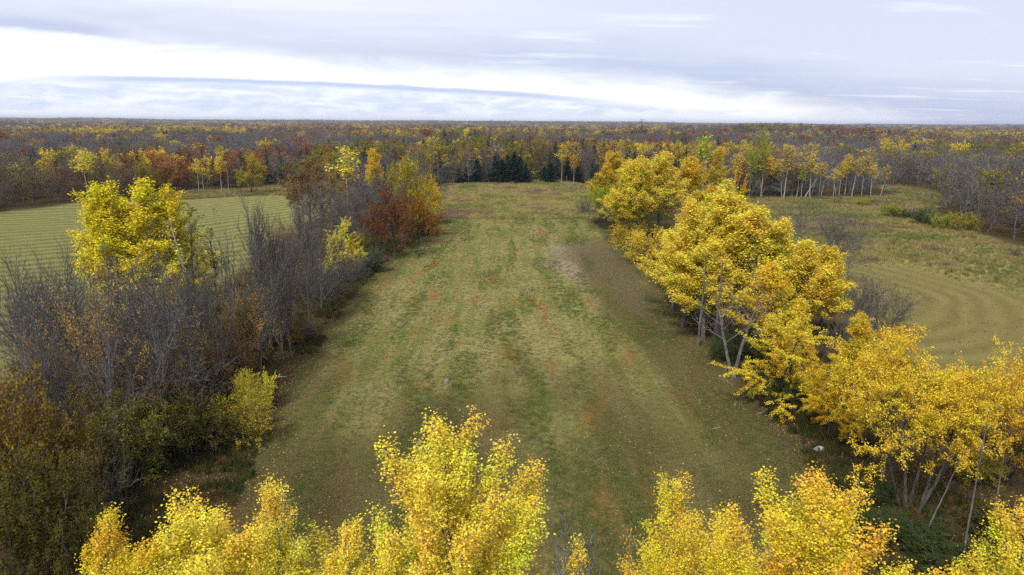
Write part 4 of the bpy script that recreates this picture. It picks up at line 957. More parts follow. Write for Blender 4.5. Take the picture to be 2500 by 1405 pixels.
    ('shrub', 31.1, 109.0, 6.8, 6.6, 'olive', 'leafy_bush', 'bush', 'dark olive bush in the gap behind the golden skirt', 'golden tree row along the meadow', 0.0, 0.0),
    ('shrub', 26.1, 71.9, 4.3, 4.9, 'dkgreen', 'bramble_bush', 'bush', 'dark green undergrowth bush behind the forked slender trunk', 'golden tree row along the meadow', 0.0, 0.0),
    ('shrub', 28.7, 70.6, 5.1, 5.3, 'olive', 'leafy_bush', 'bush', 'olive undergrowth bush beneath the amber aspen', 'golden tree row along the meadow', 0.0, 0.0),
    ('bare', 38.7, 70.8, 7.4, 5.3, 'twig', 'bare_tree', 'tree', 'thin bare tree behind the small golden top beside the marsh', 'golden tree row along the meadow', 0.0, 0.0),
    ('bare', 50.7, 130.0, 9.6, 9.4, 'twig', 'bare_tree', 'tree', 'dark bare tree nearest the shoulder of the big golden clump', 'golden tree row along the meadow', 0.0, 0.0),
    ('oak', -95.7, 250.9, 14.6, 13.3, 'olivegold', 'oak_tree', 'tree', 'lone rounded olive-gold oak with thick trunk at the end of the hay field', None, 0.0, 0.0),
    ('birch', -138.1, 222.9, 17.1, 7.6, 'lemon', 'birch_tree', 'tree', 'bright yellow birch with white trunk at the hay-field forest edge', None, 0.0, 0.0),
    ('oak', -129.3, 241.5, 13.5, 7.1, 'olivegold', 'leafy_tree', 'tree', 'tall narrow olive tree at the hay-field corner of the forest', None, 0.0, 0.0),
    ('oak', -123.7, 241.9, 10.4, 6.9, 'amberb', 'leafy_tree', 'tree', 'round amber-brown tree beside the narrow olive one at the hay-field corner', None, 0.0, 0.0),
    ('birch', -117.6, 257.0, 12.2, 4.2, 'gold3', 'birch_tree', 'tree', 'slim yellow tree in the rough clearing between olive tree and lone oak', None, 0.0, 0.0),
    ('birch', -109.3, 257.6, 12.9, 4.9, 'gold3', 'birch_tree', 'tree', 'slim yellow tree nearest the lone oak in the rough clearing', None, 0.0, 0.0),
    ('dead', -109.2, 242.9, 8.6, 2.0, 'pale', 'dead_tree', 'tree', 'grey dead pole trunk in the rough clearing', None, 0.0, 0.0),
    ('dead', -101.9, 246.1, 11.0, 2.0, 'pale', 'dead_tree', 'tree', 'taller dead pole trunk near the lone oak', None, 0.0, 0.0),
    ('shrub', 110.0, 197.9, 4.2, 8.1, 'limeolive', 'leafy_bush', 'bush', 'yellow-green bush standing clear in the marsh grass', 'bushes in the marsh', 0.0, 0.0),
    ('shrub', 113.1, 195.4, 2.7, 4.9, 'greygreen', 'leafy_bush', 'bush', 'grey-green bush hugging the yellow-green marsh bush', 'bushes in the marsh', 0.0, 0.0),
    ('shrub', 111.0, 183.2, 4.7, 6.8, 'green', 'leafy_bush', 'bush', 'dark green bush between yellow-green bush and forest', 'bushes in the marsh', 0.0, 0.0),
    ('shrub', 112.5, 176.7, 4.5, 6.6, 'limeolive', 'leafy_bush', 'bush', 'olive bush beside the dark green one at the marsh edge', 'bushes in the marsh', 0.0, 0.0),
    ('shrub', 114.7, 171.9, 4.8, 6.8, 'olivegold', 'leafy_bush', 'bush', 'golden-olive bush closest to the forest at the marsh edge', 'bushes in the marsh', 0.0, 0.0),
    ('shrub', 115.7, 226.4, 2.0, 4.3, 'limeolive', 'leafy_bush', 'bush', 'small yellow-green bush near the white birch trunks', 'bushes in the marsh', 0.0, 0.0),
    ('shrub', 122.6, 232.7, 1.8, 3.6, 'limeolive', 'leafy_bush', 'bush', 'smallest yellow-green bush near the white birch trunks', 'bushes in the marsh', 0.0, 0.0),
    ('bare_shrub', 102.3, 136.8, 2.5, 2.8, 'twig2', 'bare_shrub', 'shrub', 'little grey bush in the marsh grass by the picture edge', None, 0.0, 0.0),
    ('birch', 65.2, 235.5, 22.5, 8.0, 'lime', 'birch_tree', 'tree', 'pale green tree with white trunk above the golden row', None, 0.0, 0.0),
    ('aspen', 69.2, 233.2, 18.3, 6.0, 'gold3', 'golden_tree', 'tree', 'narrow golden tree beside the pale green birch', None, 0.0, 0.0),
    ('oak', 90.1, 253.2, 23.9, 7.1, 'limeolive', 'leafy_tree', 'tree', 'green-yellow round tree among the forest behind birches', None, 0.0, 0.0),
    ('birch', 80.0, 246.9, 16.2, 7.4, 'gold3', 'birch_tree', 'tree', 'yellow birch with white trunk, first of the line facing the marsh from golden row', 'birches facing the marsh', 0.02, 0.0),
    ('birch', 88.0, 255.9, 12.8, 5.4, 'gold3', 'birch_tree', 'tree', 'yellow birch with white trunk, second of the line facing the marsh from golden row', 'birches facing the marsh', -0.03, 0.0),
    ('birch', 91.4, 251.8, 17.3, 10.1, 'gold3', 'birch_tree', 'tree', 'yellow birch with white trunk, third of the line facing the marsh from golden row', 'birches facing the marsh', 0.02, 0.0),
    ('birch', 100.0, 259.6, 13.6, 6.8, 'gold3', 'birch_tree', 'tree', 'yellow birch with white trunk, fifth of the line facing the marsh from golden row', 'birches facing the marsh', 0, 0.0),
    ('birch', 99.3, 249.5, 18.8, 9.7, 'tangold', 'birch_tree', 'tree', 'tan-gold birch with white trunk, sixth of the line facing the marsh from golden row', 'birches facing the marsh', 0.05, 0.0),
    ('birch', 105.7, 255.6, 16.3, 8.3, 'tangold', 'birch_tree', 'tree', 'tan-gold birch with white trunk, seventh of the line facing the marsh from golden row', 'birches facing the marsh', -0.02, 0.0),
    ('birch', 116.0, 259.2, 12.5, 7.8, 'gold3', 'birch_tree', 'tree', 'yellow birch with white trunk, ninth of the line facing the marsh from golden row', 'birches facing the marsh', 0.03, 0.0),
    ('birch', 117.5, 252.0, 10.4, 5.0, 'gold3', 'birch_tree', 'tree', 'yellow birch with white trunk, tenth of the line facing the marsh from golden row', 'birches facing the marsh', -0.05, 0.0),
    ('birch', 127.4, 263.0, 15.1, 7.9, 'gold3', 'birch_tree', 'tree', 'yellow birch with white trunk, twelfth of the line facing the marsh from golden row', 'birches facing the marsh', 0.01, 0.0),
    ('birch', 124.4, 249.7, 15.1, 7.8, 'tangold', 'birch_tree', 'tree', 'tan-gold birch with white trunk, thirteenth of the line facing the marsh from golden row', 'birches facing the marsh', 0.09, 0.0),
    ('birch', 131.9, 258.8, 15.2, 10.4, 'tangold', 'birch_tree', 'tree', 'tan-gold birch with white trunk, fourteenth of the line facing the marsh from golden row', 'birches facing the marsh', 0.02, 0.0),
    ('birch', 133.4, 255.9, 12.5, 5.9, 'gold3', 'birch_tree', 'tree', 'yellow birch with white trunk, fifteenth of the line facing the marsh from golden row', 'birches facing the marsh', -0.03, 0.0),
    ('birch', 135.8, 251.8, 11.9, 9.8, 'tangold', 'birch_tree', 'tree', 'tan-gold birch with white trunk, sixteenth of the line facing the marsh from golden row', 'birches facing the marsh', 0.12, 0.0),
    ('birch', 97.8, 259.5, 11.6, 5.5, 'gold3', 'birch_tree', 'tree', 'yellow birch with white trunk, fourth of the line facing the marsh from golden row', 'birches facing the marsh', -0.02, 0.0),
    ('birch', 123.8, 259.7, 12.7, 7.8, 'gold3', 'birch_tree', 'tree', 'yellow birch with white trunk, eleventh of the line facing the marsh from golden row', 'birches facing the marsh', 0.03, 0.0),
    ('birch', 108.8, 251.5, 16.9, 6.9, 'gold3', 'birch_tree', 'tree', 'yellow birch with white trunk, eighth of the line facing the marsh from golden row', 'birches facing the marsh', -0.04, 0.0),
    ('birchlean', 106.9, 245.8, 8.6, 5.8, 'tan', 'birch_tree', 'tree', 'small birch leaning over the marsh with bright white trunk', None, 0.5, 0.0),
    ('birch', 105.8, 251.3, 11.4, 5.1, 'lime', 'birch_tree', 'tree', 'bright lime-yellow low birch amid the tan-gold birches', None, 0.0, 0.0),
    ('spruce', -23.1, 299.8, 5.6, 4.9, 'spruce', 'spruce_tree', 'tree', 'short dark spruce at the near end of the spruce line', 'spruces behind the marsh', 0.0, 0.0),
    ('spruce', -20.5, 304.2, 7.3, 5.8, 'spruce', 'spruce_tree', 'tree', 'dark spruce second along the spruce line', 'spruces behind the marsh', 0.0, 0.0),
    ('spruce', -15.8, 300.4, 10.6, 7.1, 'spruce', 'spruce_tree', 'tree', 'tall single dark spruce standing apart in the spruce line', 'spruces behind the marsh', 0.0, 0.0),
    ('spruce', -7.2, 305.3, 13.2, 6.7, 'spruce', 'spruce_tree', 'tree', 'dark spruce in the dense clump behind the marsh, first from hay-field side', 'spruces behind the marsh', 0.0, 0.0),
    ('spruce', -4.6, 301.3, 10.2, 6.7, 'spruce', 'spruce_tree', 'tree', 'dark spruce in the dense clump behind the marsh, second from hay-field side', 'spruces behind the marsh', 0.0, 0.0),
    ('spruce', -2.2, 305.7, 11.8, 7.2, 'spruce', 'spruce_tree', 'tree', 'dark spruce in the dense clump behind the marsh, third from hay-field side', 'spruces behind the marsh', 0.0, 0.0),
    ('spruce', 0.7, 301.7, 13.4, 7.6, 'spruce', 'spruce_tree', 'tree', 'dark spruce in the dense clump behind the marsh, fourth from hay-field side', 'spruces behind the marsh', 0.0, 0.0),
    ('spruce', 3.2, 306.1, 11.1, 7.2, 'spruce', 'spruce_tree', 'tree', 'dark spruce in the dense clump behind the marsh, fifth from hay-field side', 'spruces behind the marsh', 0.0, 0.0),
    ('spruce', 5.7, 302.1, 8.5, 5.8, 'spruce', 'spruce_tree', 'tree', 'dark spruce in the dense clump behind the marsh, sixth from hay-field side', 'spruces behind the marsh', 0.0, 0.0),
    ('spruce', 14.2, 307.0, 6.8, 5.5, 'spruce', 'spruce_tree', 'tree', 'dark spruce among pale trunks behind the marsh, first from the clump', 'spruces behind the marsh', 0.0, 0.0),
    ('spruce', 16.6, 303.0, 8.9, 5.8, 'spruce', 'spruce_tree', 'tree', 'dark spruce among pale trunks behind the marsh, second from the clump', 'spruces behind the marsh', 0.0, 0.0),
    ('spruce', 24.7, 307.8, 9.7, 5.0, 'spruce', 'spruce_tree', 'tree', 'dark spruce among pale trunks behind the marsh, third from the clump', 'spruces behind the marsh', 0.0, 0.0),
    ('spruce', 28.7, 303.9, 8.6, 4.9, 'spruce', 'spruce_tree', 'tree', 'dark spruce among pale trunks behind the marsh, fourth from the clump', 'spruces behind the marsh', 0.0, 0.0),
    ('birch', 21.0, 299.2, 17.1, 4.9, 'gold3', 'birch_tree', 'tree', 'tall thin golden birch rising behind the marsh among spruces', None, 0.0, 0.0),
    ('birch', 26.1, 295.6, 12.8, 8.0, 'amber', 'birch_tree', 'tree', 'wide amber birch behind the marsh beside the tall thin golden one', None, 0.0, 0.0),
    ('sapling', 21.4, 273.3, 5.5, 2.9, 'amber', 'sapling', 'sapling', 'tiny orange sapling alone in the marsh grass', None, 0.0, 0.0),
    ('oak', -53.0, 198.5, 15.9, 7.0, 'tan', 'leafy_tree', 'tree', 'pale tan tree behind the brown oak', None, 0.0, 0.0),
]

for (kind, x, y, h, w, tint, name, cat, label, group, lean, ld) in TREES:
    if kind == 'poplar':
        w = max(w * 1.35, 4.9) / 1.75
    if kind == 'poplar_wide':
        w = 9.2
    plant(kind, x, y, h, w, tint, name, label, cat, group, lean, ld, wmul=1.75 if kind == 'poplar' else 1.25 if kind == 'aspen' else 1.0 if kind in ('round', 'layer') else 1.05)


# ------------------------------------------------------------------ the wood all round: light trees
def ribbons(rg, polys, wid):
    P = np.array([p[0] for p in polys], np.float32)
    M, n, _ = P.shape
    d = P[:, -1] - P[:, 0]
    s = np.cross(d, rg.normal(0, 1, (M, 3))); s /= np.linalg.norm(s, axis=1, keepdims=True) + 1e-9
    tp = np.linspace(1, .35, n)[None, :, None] * wid / 2
    V = np.stack([P + s[:, None] * tp, P - s[:, None] * tp], 2)
    i = np.arange(M)[:, None] * n * 2 + np.arange(n - 1)[None] * 2
    q = np.stack([i, i + 1, i + 3, i + 2], -1).reshape(-1, 4)
    return V.reshape(-1, 3), q


FAR = {}


def far_proto(key, seed, L0, r0, lv, leaf=None, twig_w=None, bark=None, trunk_sides=5, stems=1):
    rg = np.random.default_rng(seed)
    o = grow(seed, L0, r0, lv, stems=stems, spread=.12 if stems > 1 else 0)
    n = len(lv)
    tv, tq = join([tubes(o[0], trunk_sides, .03)] + [tubes(o[i], 3, .02) for i in range(1, n - 1)])
    cv, cq, cr, off = [], [], [], 0
    if twig_w:
        v, q = ribbons(rg, o[n - 1], twig_w); cv.append(v); cq.append(q); cr.append(np.repeat(rg.random(len(v) // 2), 2)); off = len(v)
    if leaf:
        c = np.concatenate([leaf_points(rg, o[l], pm, sp, t0) for (l, pm, sp, t0) in leaf['on']])
        v, q, r = leaf_quads(rg, c, leaf['size'], leaf.get('up', .6), leaf.get('aspect', .75))
        cv.append(v); cq.append(q + off); cr.append(r)
    cv = np.concatenate(cv); cq = np.concatenate(cq); cr = np.concatenate(cr)
    p = Proto()
    p.parts = [('trunk', mesh_np(key + '_trunk', tv, tq, mats=[bark or M_BARK], smooth=True)),
               ('crown', mesh_np(key + '_crown', cv, cq, mats=[M_LEAF], attrs={'rnd': ('FLOAT', cr)}))]
    V = np.concatenate([tv, cv]); Q = np.concatenate([tq, cq + len(tv)])
    p.one = mesh_np(key, V, Q, mats=[bark or M_BARK, M_LEAFI], attrs={'rnd': ('FLOAT', np.concatenate([np.zeros(len(tv)), cr]))},
                    midx=np.concatenate([np.zeros(len(tq), int), np.ones(len(cq), int)]))
    p.h = float(np.percentile(V[:, 2], 99.7)); hi = cv[cv[:, 2] > p.h * .3]
    p.w = float(2 * np.percentile(np.hypot(hi[:, 0], hi[:, 1]), 96))
    PROTO.setdefault(key, []).append(p)
    FAR.setdefault(key, []).append(p)


def lv_round(n1, pm2, pm3, up=.05):
    L = [dict(seg=5, wob=.05, trop=.03, tip=.4),
         dict(n=n1, s=.16, e=1.0, a0=rad(66), a1=rad(24), len=lambda L, t: L * .55, rr=.45, trop=up, wob=.1, seg=4),
         dict(pm=pm2, s=.2, e=1.0, a0=rad(52), a1=rad(35), len=lambda L, t: .7 + .36 * L, rr=.5, trop=up, wob=.12, seg=3)]
    if pm3:
        L.append(dict(pm=pm3, s=.1, e=1.0, a0=rad(48), a1=rad(32), len=lambda L, t: .6 + .3 * L, rr=.5, trop=up, wob=.12, seg=2))
    return L


for k in range(3):
    far_proto('wood_bare', 500 + k, 9.5, .17, lv_round(10, 1.4, 1.9, .05), twig_w=.10, stems=1 + k % 2, bark=M_PALE if k == 2 else M_BARK)
for k in range(3):
    far_proto('wood_leafy', 510 + k, 8.5, .17, lv_round(9, 1.3, 0), leaf=dict(on=[(2, 19, (.3, .3, .26), .0), (1, 8, (.3, .3, .25), .4)], size=.40, up=.7))
for k in range(2):
    far_proto('wood_brown', 520 + k, 9.0, .17, lv_round(9, 1.3, 1.6), leaf=dict(on=[(3, 5.5, (.2, .2, .18), .0)], size=.30, up=.6), twig_w=.045)
for k in range(2):
    far_proto('wood_aspen', 530 + k, 15, .13, spec_poplar(15, .2, 18, .48, 1.0, 4), leaf=dict(on=[(2, 13, (.28, .28, .28), .0), (1, 7, (.26, .26, .25), .4)], size=.40, up=.5), bark=M_BARKP)
far_proto('wood_spruce', 540, 13, .15, [dict(seg=6, wob=.01, trop=.02, tip=.1), dict(n=60, s=.06, e=.99, a0=rad(102), a1=rad(60), aj=.08, len=lambda L, t: L * .2 * (1.03 - t) + .15, rr=.25, trop=.02, wob=.05, seg=3)],
          leaf=dict(on=[(1, 16, (.12, .12, .1), .0)], size=.48, up=.8, aspect=.35))
far_proto('wood_pine', 545, 17, .2, [dict(seg=6, wob=.03, trop=.02, tip=.3), dict(n=14, s=.5, e=1.0, a0=rad(85), a1=rad(55), len=lambda L, t: L * .2 * (1.4 - t), rr=.4, trop=.03, wob=.1, seg=3), dict(pm=1.4, s=.3, e=1.0, a0=rad(50), a1=rad(35), len=lambda L, t: .6 + .2 * L, rr=.5, trop=.05, wob=.1, seg=3)],
          leaf=dict(on=[(2, 10, (.25, .25, .14), .0)], size=.5, up=.9, aspect=.5))
# canopy clumps for the wood beyond a kilometre
for k in range(2):
    far_proto('far_bare', 550 + k, 9.5, .2, lv_round(8, 1.0, 0, .07), twig_w=.16, trunk_sides=3)
    far_proto('far_leafy', 555 + k, 8.5, .2, lv_round(8, .8, 0), leaf=dict(on=[(2, 4.0, (.4, .4, .35), .0)], size=.85, up=.7), trunk_sides=3)

KEYS = ['wood_bare', 'wood_leafy', 'wood_brown', 'wood_aspen', 'wood_spruce', 'wood_pine', 'far_bare', 'far_leafy']
VIOLET = (.135, .123, .128)
SPECIES = {  # key, far key, tint choices, height, width
    'bare': ('wood_bare', 'far_bare', [VIOLET, (.165, .146, .133), (.11, .102, .106), (.20, .188, .185)], 16.5, 9.5),
    'brown': ('wood_brown', 'far_leafy', [(.165, .105, .055), (.19, .13, .065), (.14, .092, .055), (.20, .155, .08)], 15.5, 9.5),
    'rust': ('wood_leafy', 'far_leafy', [(.34, .125, .035), (.26, .09, .035), (.38, .17, .04), (.19, .065, .035)], 15.5, 7.5),
    'yellow': ('wood_leafy', 'far_leafy', [(.66, .50, .035), (.72, .56, .04), (.60, .42, .03), (.52, .43, .06)], 16.0, 7.5),
    'aspen': ('wood_aspen', 'far_leafy', [(.58, .40, .03), (.52, .34, .04), (.45, .31, .07)], 16.5, 5.0),
    'olive': ('wood_leafy', 'far_leafy', [(.25, .21, .035), (.32, .26, .04), (.20, .19, .04)], 15.0, 8.0),
    'spruce': ('wood_spruce', 'wood_spruce', [(.028, .055, .028), (.035, .065, .035)], 15.0, 4.6),
}
NAMES = list(SPECIES)


def wood_points():
    out = []
    rg = np.random.default_rng(77)
    for r0, r1, sp, wide, lod in ((185, 430, 6.6, 1.28, 0), (430, 820, 8.6, 1.5, 0), (820, 1700, 12.5, 1.9, 1), (1700, 3400, 19, 2.6, 1), (3400, 9000, 48, 6.0, 1)):
        a = np.arange(-r1, r1, sp); b = np.arange(0, r1, sp)
        X, Y = np.meshgrid(a, b)
        X = X.ravel() + rg.uniform(-.45, .45, X.size) * sp; Y = Y.ravel() + rg.uniform(-.45, .45, Y.size) * sp
        r = np.hypot(X, Y); az = np.degrees(np.arctan2(X, Y))
        k = (r >= r0) & (r < r1) & (np.abs(az) < 41.5)
        X, Y, az = X[k], Y[k], az[k]
        out.append((X, Y, np.full(len(X), wide), np.full(len(X), lod), az))
    X, Y, W, LOD, AZ = [np.concatenate(c) for c in zip(*out)]
    wob = 2.0 * fbm(X / 12, Y / 12, 91, 3)
    clear = np.minimum.reduce([sdist(X, Y, p) for p in (MEADOW, MARSH, HAY, ROUGH, EAST)]) + wob
    rows = np.minimum(sdist(X, Y, WESTROW), sdist(X, Y, EASTROW))
    k = (clear > 2.0) & (rows > 0)
    # a few openings far off
    k &= fbm(X / 300, Y / 300, 95, 2) < .52
    return X[k], Y[k], W[k], LOD[k], AZ[k], clear[k]


def species_of(X, Y, AZ, rg):
    r = np.hypot(X, Y)
    n = len(X)
    base = dict(bare=.56, brown=.20, rust=.045, yellow=.045, aspen=.025, olive=.06, spruce=.06)
    g = {s: fbm(X / sc, Y / sc, 101 + 7 * i, 2) for i, (s, sc) in enumerate(dict(bare=120, brown=90, rust=75, yellow=80, aspen=60, olive=75, spruce=60).items())}
    wgt = np.stack([np.log(base[s]) + 6.5 * g[s] for s in NAMES], -1)
    near = sstep(r, 700, 350)
    iy, ir, ib, ia, io, isp, ibr = (NAMES.index(s) for s in ('yellow', 'rust', 'bare', 'aspen', 'olive', 'spruce', 'brown'))
    left = sstep(AZ, -18, -26); mid = sstep(np.abs(AZ + 13), 9, 5); right = sstep(AZ, 16, 24)
    wgt[:, iy] += .2 * left * sstep(r, 300, 360) * sstep(r, 620, 480)
    wgt[:, ibr] += 1.3 * left * sstep(r, 300, 250)
    wgt[:, iy] -= 4.5 * left * sstep(r, 320, 290)
    wgt[:, ia] -= 2.5 * left * sstep(r, 320, 290)
    wgt[:, io] -= 3.5 * sstep(np.abs(X + 95), 60, 40) * sstep(Y, 360, 330)
    wgt[:, ir] += 1.4 * mid * sstep(r, 300, 360)
    wgt[:, isp] -= 4.0 * right * near; wgt[:, ib] += 1.0 * right * near; wgt[:, ia] += .3 * right * near
    wgt[:, ir] -= 1.5 * right * near
    wgt[:, ir] += 2.5 * np.exp(-(((X - 560) / 170) ** 2 + ((Y - 1500) / 320) ** 2))
    wgt[:, iy] += .5 * sstep(r, 900, 1400)
    wgt[:, isp] += .6 * sstep(np.abs(AZ), 12, 5) * near
    u = rg.gumbel(0, 1, wgt.shape) * .95
    return np.argmax(wgt + u, 1)


def scatter(name, pts, rz, sc, idx, tint, protos, label, cat, kind='stuff'):
    """one object whose points carry instances of the given meshes"""
    c = bpy.data.collections.new(name + '_kinds')
    for i, me in enumerate(protos):
        c.objects.link(bpy.data.objects.new('%s_kind_%02d' % (name, i), me))
    me = mesh_np(name, pts, attrs={'rz': ('FLOAT', rz.astype(np.float32)), 'sc': ('FLOAT_VECTOR', sc.astype(np.float32)), 'idx': ('INT', idx.astype(np.int32)),
                                   'tint': ('FLOAT_COLOR', np.concatenate([tint, np.ones((len(tint), 1))], 1).astype(np.float32))})
    o = obj(name, me)
    ng = bpy.data.node_groups.new(name, 'GeometryNodeTree')
    ng.interface.new_socket('Geometry', in_out='INPUT', socket_type='NodeSocketGeometry')
    ng.interface.new_socket('Geometry', in_out='OUTPUT', socket_type='NodeSocketGeometry')
    N = ng.nodes; Lk = ng.links
    gi, go = N.new('NodeGroupInput'), N.new('NodeGroupOutput')
    ci = N.new('GeometryNodeCollectionInfo'); ci.inputs['Collection'].default_value = c
    ci.inputs['Separate Children'].default_value = True; ci.inputs['Reset Children'].default_value = True

    def at(nm, typ):
        a = N.new('GeometryNodeInputNamedAttribute'); a.data_type = typ; a.inputs[0].default_value = nm
        return a.outputs[0]
    ip = N.new('GeometryNodeInstanceOnPoints')
    cx = N.new('ShaderNodeCombineXYZ')
    Lk.new(at('rz', 'FLOAT'), cx.inputs[2])
    Lk.new(gi.outputs[0], ip.inputs['Points']); Lk.new(ci.outputs[0], ip.inputs['Instance'])
    ip.inputs['Pick Instance'].default_value = True
    Lk.new(at('idx', 'INT'), ip.inputs['Instance Index'])
    Lk.new(cx.outputs[0], ip.inputs['Rotation']); Lk.new(at('sc', 'FLOAT_VECTOR'), ip.inputs['Scale'])
    Lk.new(ip.outputs[0], go.inputs[0])
    md = o.modifiers.new('scatter', 'NODES'); md.node_group = ng
    tag(o, label, cat, kind=kind)
    return o


ADJ = {'bare': 'bare grey', 'brown': 'brown-leaved', 'rust': 'rust-red', 'yellow': 'yellow', 'aspen': 'slim golden', 'olive': 'olive-green', 'spruce': 'dark spruce'}


def make_wood():
    rg = np.random.default_rng(31)
    X, Y, W, LOD, AZ, clear = wood_points()
    S = species_of(X, Y, AZ, rg)
    r = np.hypot(X, Y)
    Z = height(X, Y)
    hs = np.array([SPECIES[s][3] for s in NAMES])[S] * (1 + .16 * rg.normal(0, 1, len(X)).clip(-2, 2)) * (1 + .08 * fbm(X / 90, Y / 90, 120, 2))
    # lower wood round the hay field, taller behind the marsh
    hs = hs * (.80 + .20 * sstep(np.abs(X - 10), 60, 25) * sstep(r, 480, 380)) * (1 + .16 * fbm(X / 40, Y / 40, 131, 3))
    hs = np.where(X > 60, hs * (1 + .10 * sstep(r, 420, 330)), hs).clip(7, 19.5)
    ws = np.array([SPECIES[s][4] for s in NAMES])[S] * rg.uniform(.8, 1.25, len(X)) * W
    tint = np.zeros((len(X), 3))
    for i, s in enumerate(NAMES):
        m = S == i
        t = np.array(SPECIES[s][2])
        tint[m] = t[rg.integers(0, len(t), m.sum())] * rg.uniform(.82, 1.18, (m.sum(), 1))
    # the trees standing along the clearings are trees of their own
    score = r + 7.0 * np.maximum(clear - 3, 0)
    cand = np.where((LOD == 0) & (np.abs(AZ) < 37.8))[0]
    own = cand[np.argsort(score[cand])[:300]]
    isown = np.zeros(len(X), bool); isown[own] = True
    for i in own:
        s = NAMES[S[i]]
        x, y = X[i], Y[i]
        if x < -100: zone = 'at the hay-field forest edge'
        elif x < -45: zone = 'by the rough clearing near lone oak'
        elif x < -12: zone = 'behind marsh beside first spruces'
        elif x < 12: zone = 'behind the dense spruce clump'
        elif x < 60: zone = 'behind marsh on golden-row side'
        elif x < 150 and y > 225: zone = 'behind the white birch line'
        else: zone = 'in wood beside marsh bushes'
        nm = {'bare': 'bare_tree', 'brown': 'brown_tree', 'rust': 'rust_tree', 'yellow': 'yellow_tree', 'aspen': 'golden_tree', 'olive': 'olive_tree', 'spruce': 'spruce_tree'}[s]
        siz = 'tall' if hs[i] > 14.8 else 'low' if hs[i] < 12.5 else 'middling'
        wid = 'slender' if ws[i] < 1.1 * SPECIES[s][4] else 'wide' if ws[i] > 1.42 * SPECIES[s][4] else 'even'
        stand = 'at the front' if clear[i] < 4.5 else 'second rank' if clear[i] < 8 else 'set back'
        siz = 'very tall' if hs[i] > 17.4 else 'very low' if hs[i] < 10.5 else siz
        lab = '%s %s %s, %s %s' % (siz, wid, ADJ[s] + ('' if s == 'spruce' else ' tree'), stand, zone)
        plant(SPECIES[s][0], x, y, hs[i], ws[i], tuple(tint[i]), nm, lab, 'tree', 'forest edge trees ' + zone)
    k = ~isown
    prot, base = [], {}
    for key in KEYS:
        base[key] = len(prot); prot += [p for p in FAR[key]]
    idx = np.zeros(len(X), int)
    for i, s in enumerate(NAMES):
        for lod in (0, 1):
            m = (S == i) & (LOD == lod)
            key = SPECIES[s][lod]
            idx[m] = base[key] + rg.integers(0, len(FAR[key]), m.sum())
    ph = np.array([p.h for p in prot]); pw = np.array([p.w for p in prot])
    sz = hs / ph[idx]; sx = ws / pw[idx]
    P = np.stack([X, Y, Z - .1], -1)
    scl = np.stack([sx, sx, sz], -1)
    rz = rg.uniform(0, 6.28, len(X))
    me = [p.one for p in prot]
    n = k & (r < 900)
    scatter('forest', P[n], rz[n], scl[n], idx[n], tint[n], me, 'mixed autumn forest behind the clearings', 'forest')
    n = k & (r >= 900)
    scatter('far_forest', P[n], rz[n], scl[n], idx[n], tint[n], me, 'hazy autumn forest stretching to the horizon', 'forest')
    # dark pines that stand above the skyline
    for (x, y, h) in ((118, 705, 26), (128, 700, 29), (164, 720, 27), (262, 520, 27)):
        plant('wood_pine', x, y, h, 9, TINT['spruce'], 'pine_tree', 'dark pine standing above the forest skyline beyond the golden row', 'tree', 'skyline pines')
    print('wood', len(X))


make_wood()

# ------------------------------------------------------------------ grass, fallen leaves
def grass_material():
    m, N = mat('grass_blade')
    c = N.n('ShaderNodeAttribute', attribute_name='tint', attribute_type='INSTANCER').outputs['Color']
    d = N.n('ShaderNodeBsdfDiffuse', {'Color': c}); t = N.n('ShaderNodeBsdfTranslucent', {'Color': c})
    mx = N.n('ShaderNodeMixShader', {0: .3, 1: d.outputs[0], 2: t.outputs[0]})
    N.n('ShaderNodeOutputMaterial', {'Surface': mx.outputs[0]})
    return m


M_GRASS = grass_material()


def tuft(name, seed, n, r, h, w, bend):
    rg = np.random.default_rng(seed)
    a = rg.uniform(0, 6.28, n); q = r * np.sqrt(rg.random(n))
    b = np.stack([q * np.cos(a), q * np.sin(a), np.full(n, -.03)], -1)
    d = rg.normal(0, bend, (n, 2)); hh = h * rg.uniform(.55, 1.15, n)
    side = rg.normal(0, 1, (n, 2)); side /= np.linalg.norm(side, axis=1, keepdims=True)
    s = np.concatenate([side * w / 2, np.zeros((n, 1))], 1)
    midp = b + np.stack([d[:, 0] * hh * .4, d[:, 1] * hh * .4, hh * .6], -1)
    tip = b + np.stack([d[:, 0] * hh, d[:, 1] * hh, hh], -1)
    V = np.stack([b - s, b + s, midp + s * .7, midp - s * .7, tip], 1).reshape(-1, 3)
    i = np.arange(n) * 5
    return mesh_np(name, V, quads=np.stack([i, i + 1, i + 2, i + 3], -1), tris=np.stack([i + 3, i + 2, i + 4], -1), mats=[M_GRASS])


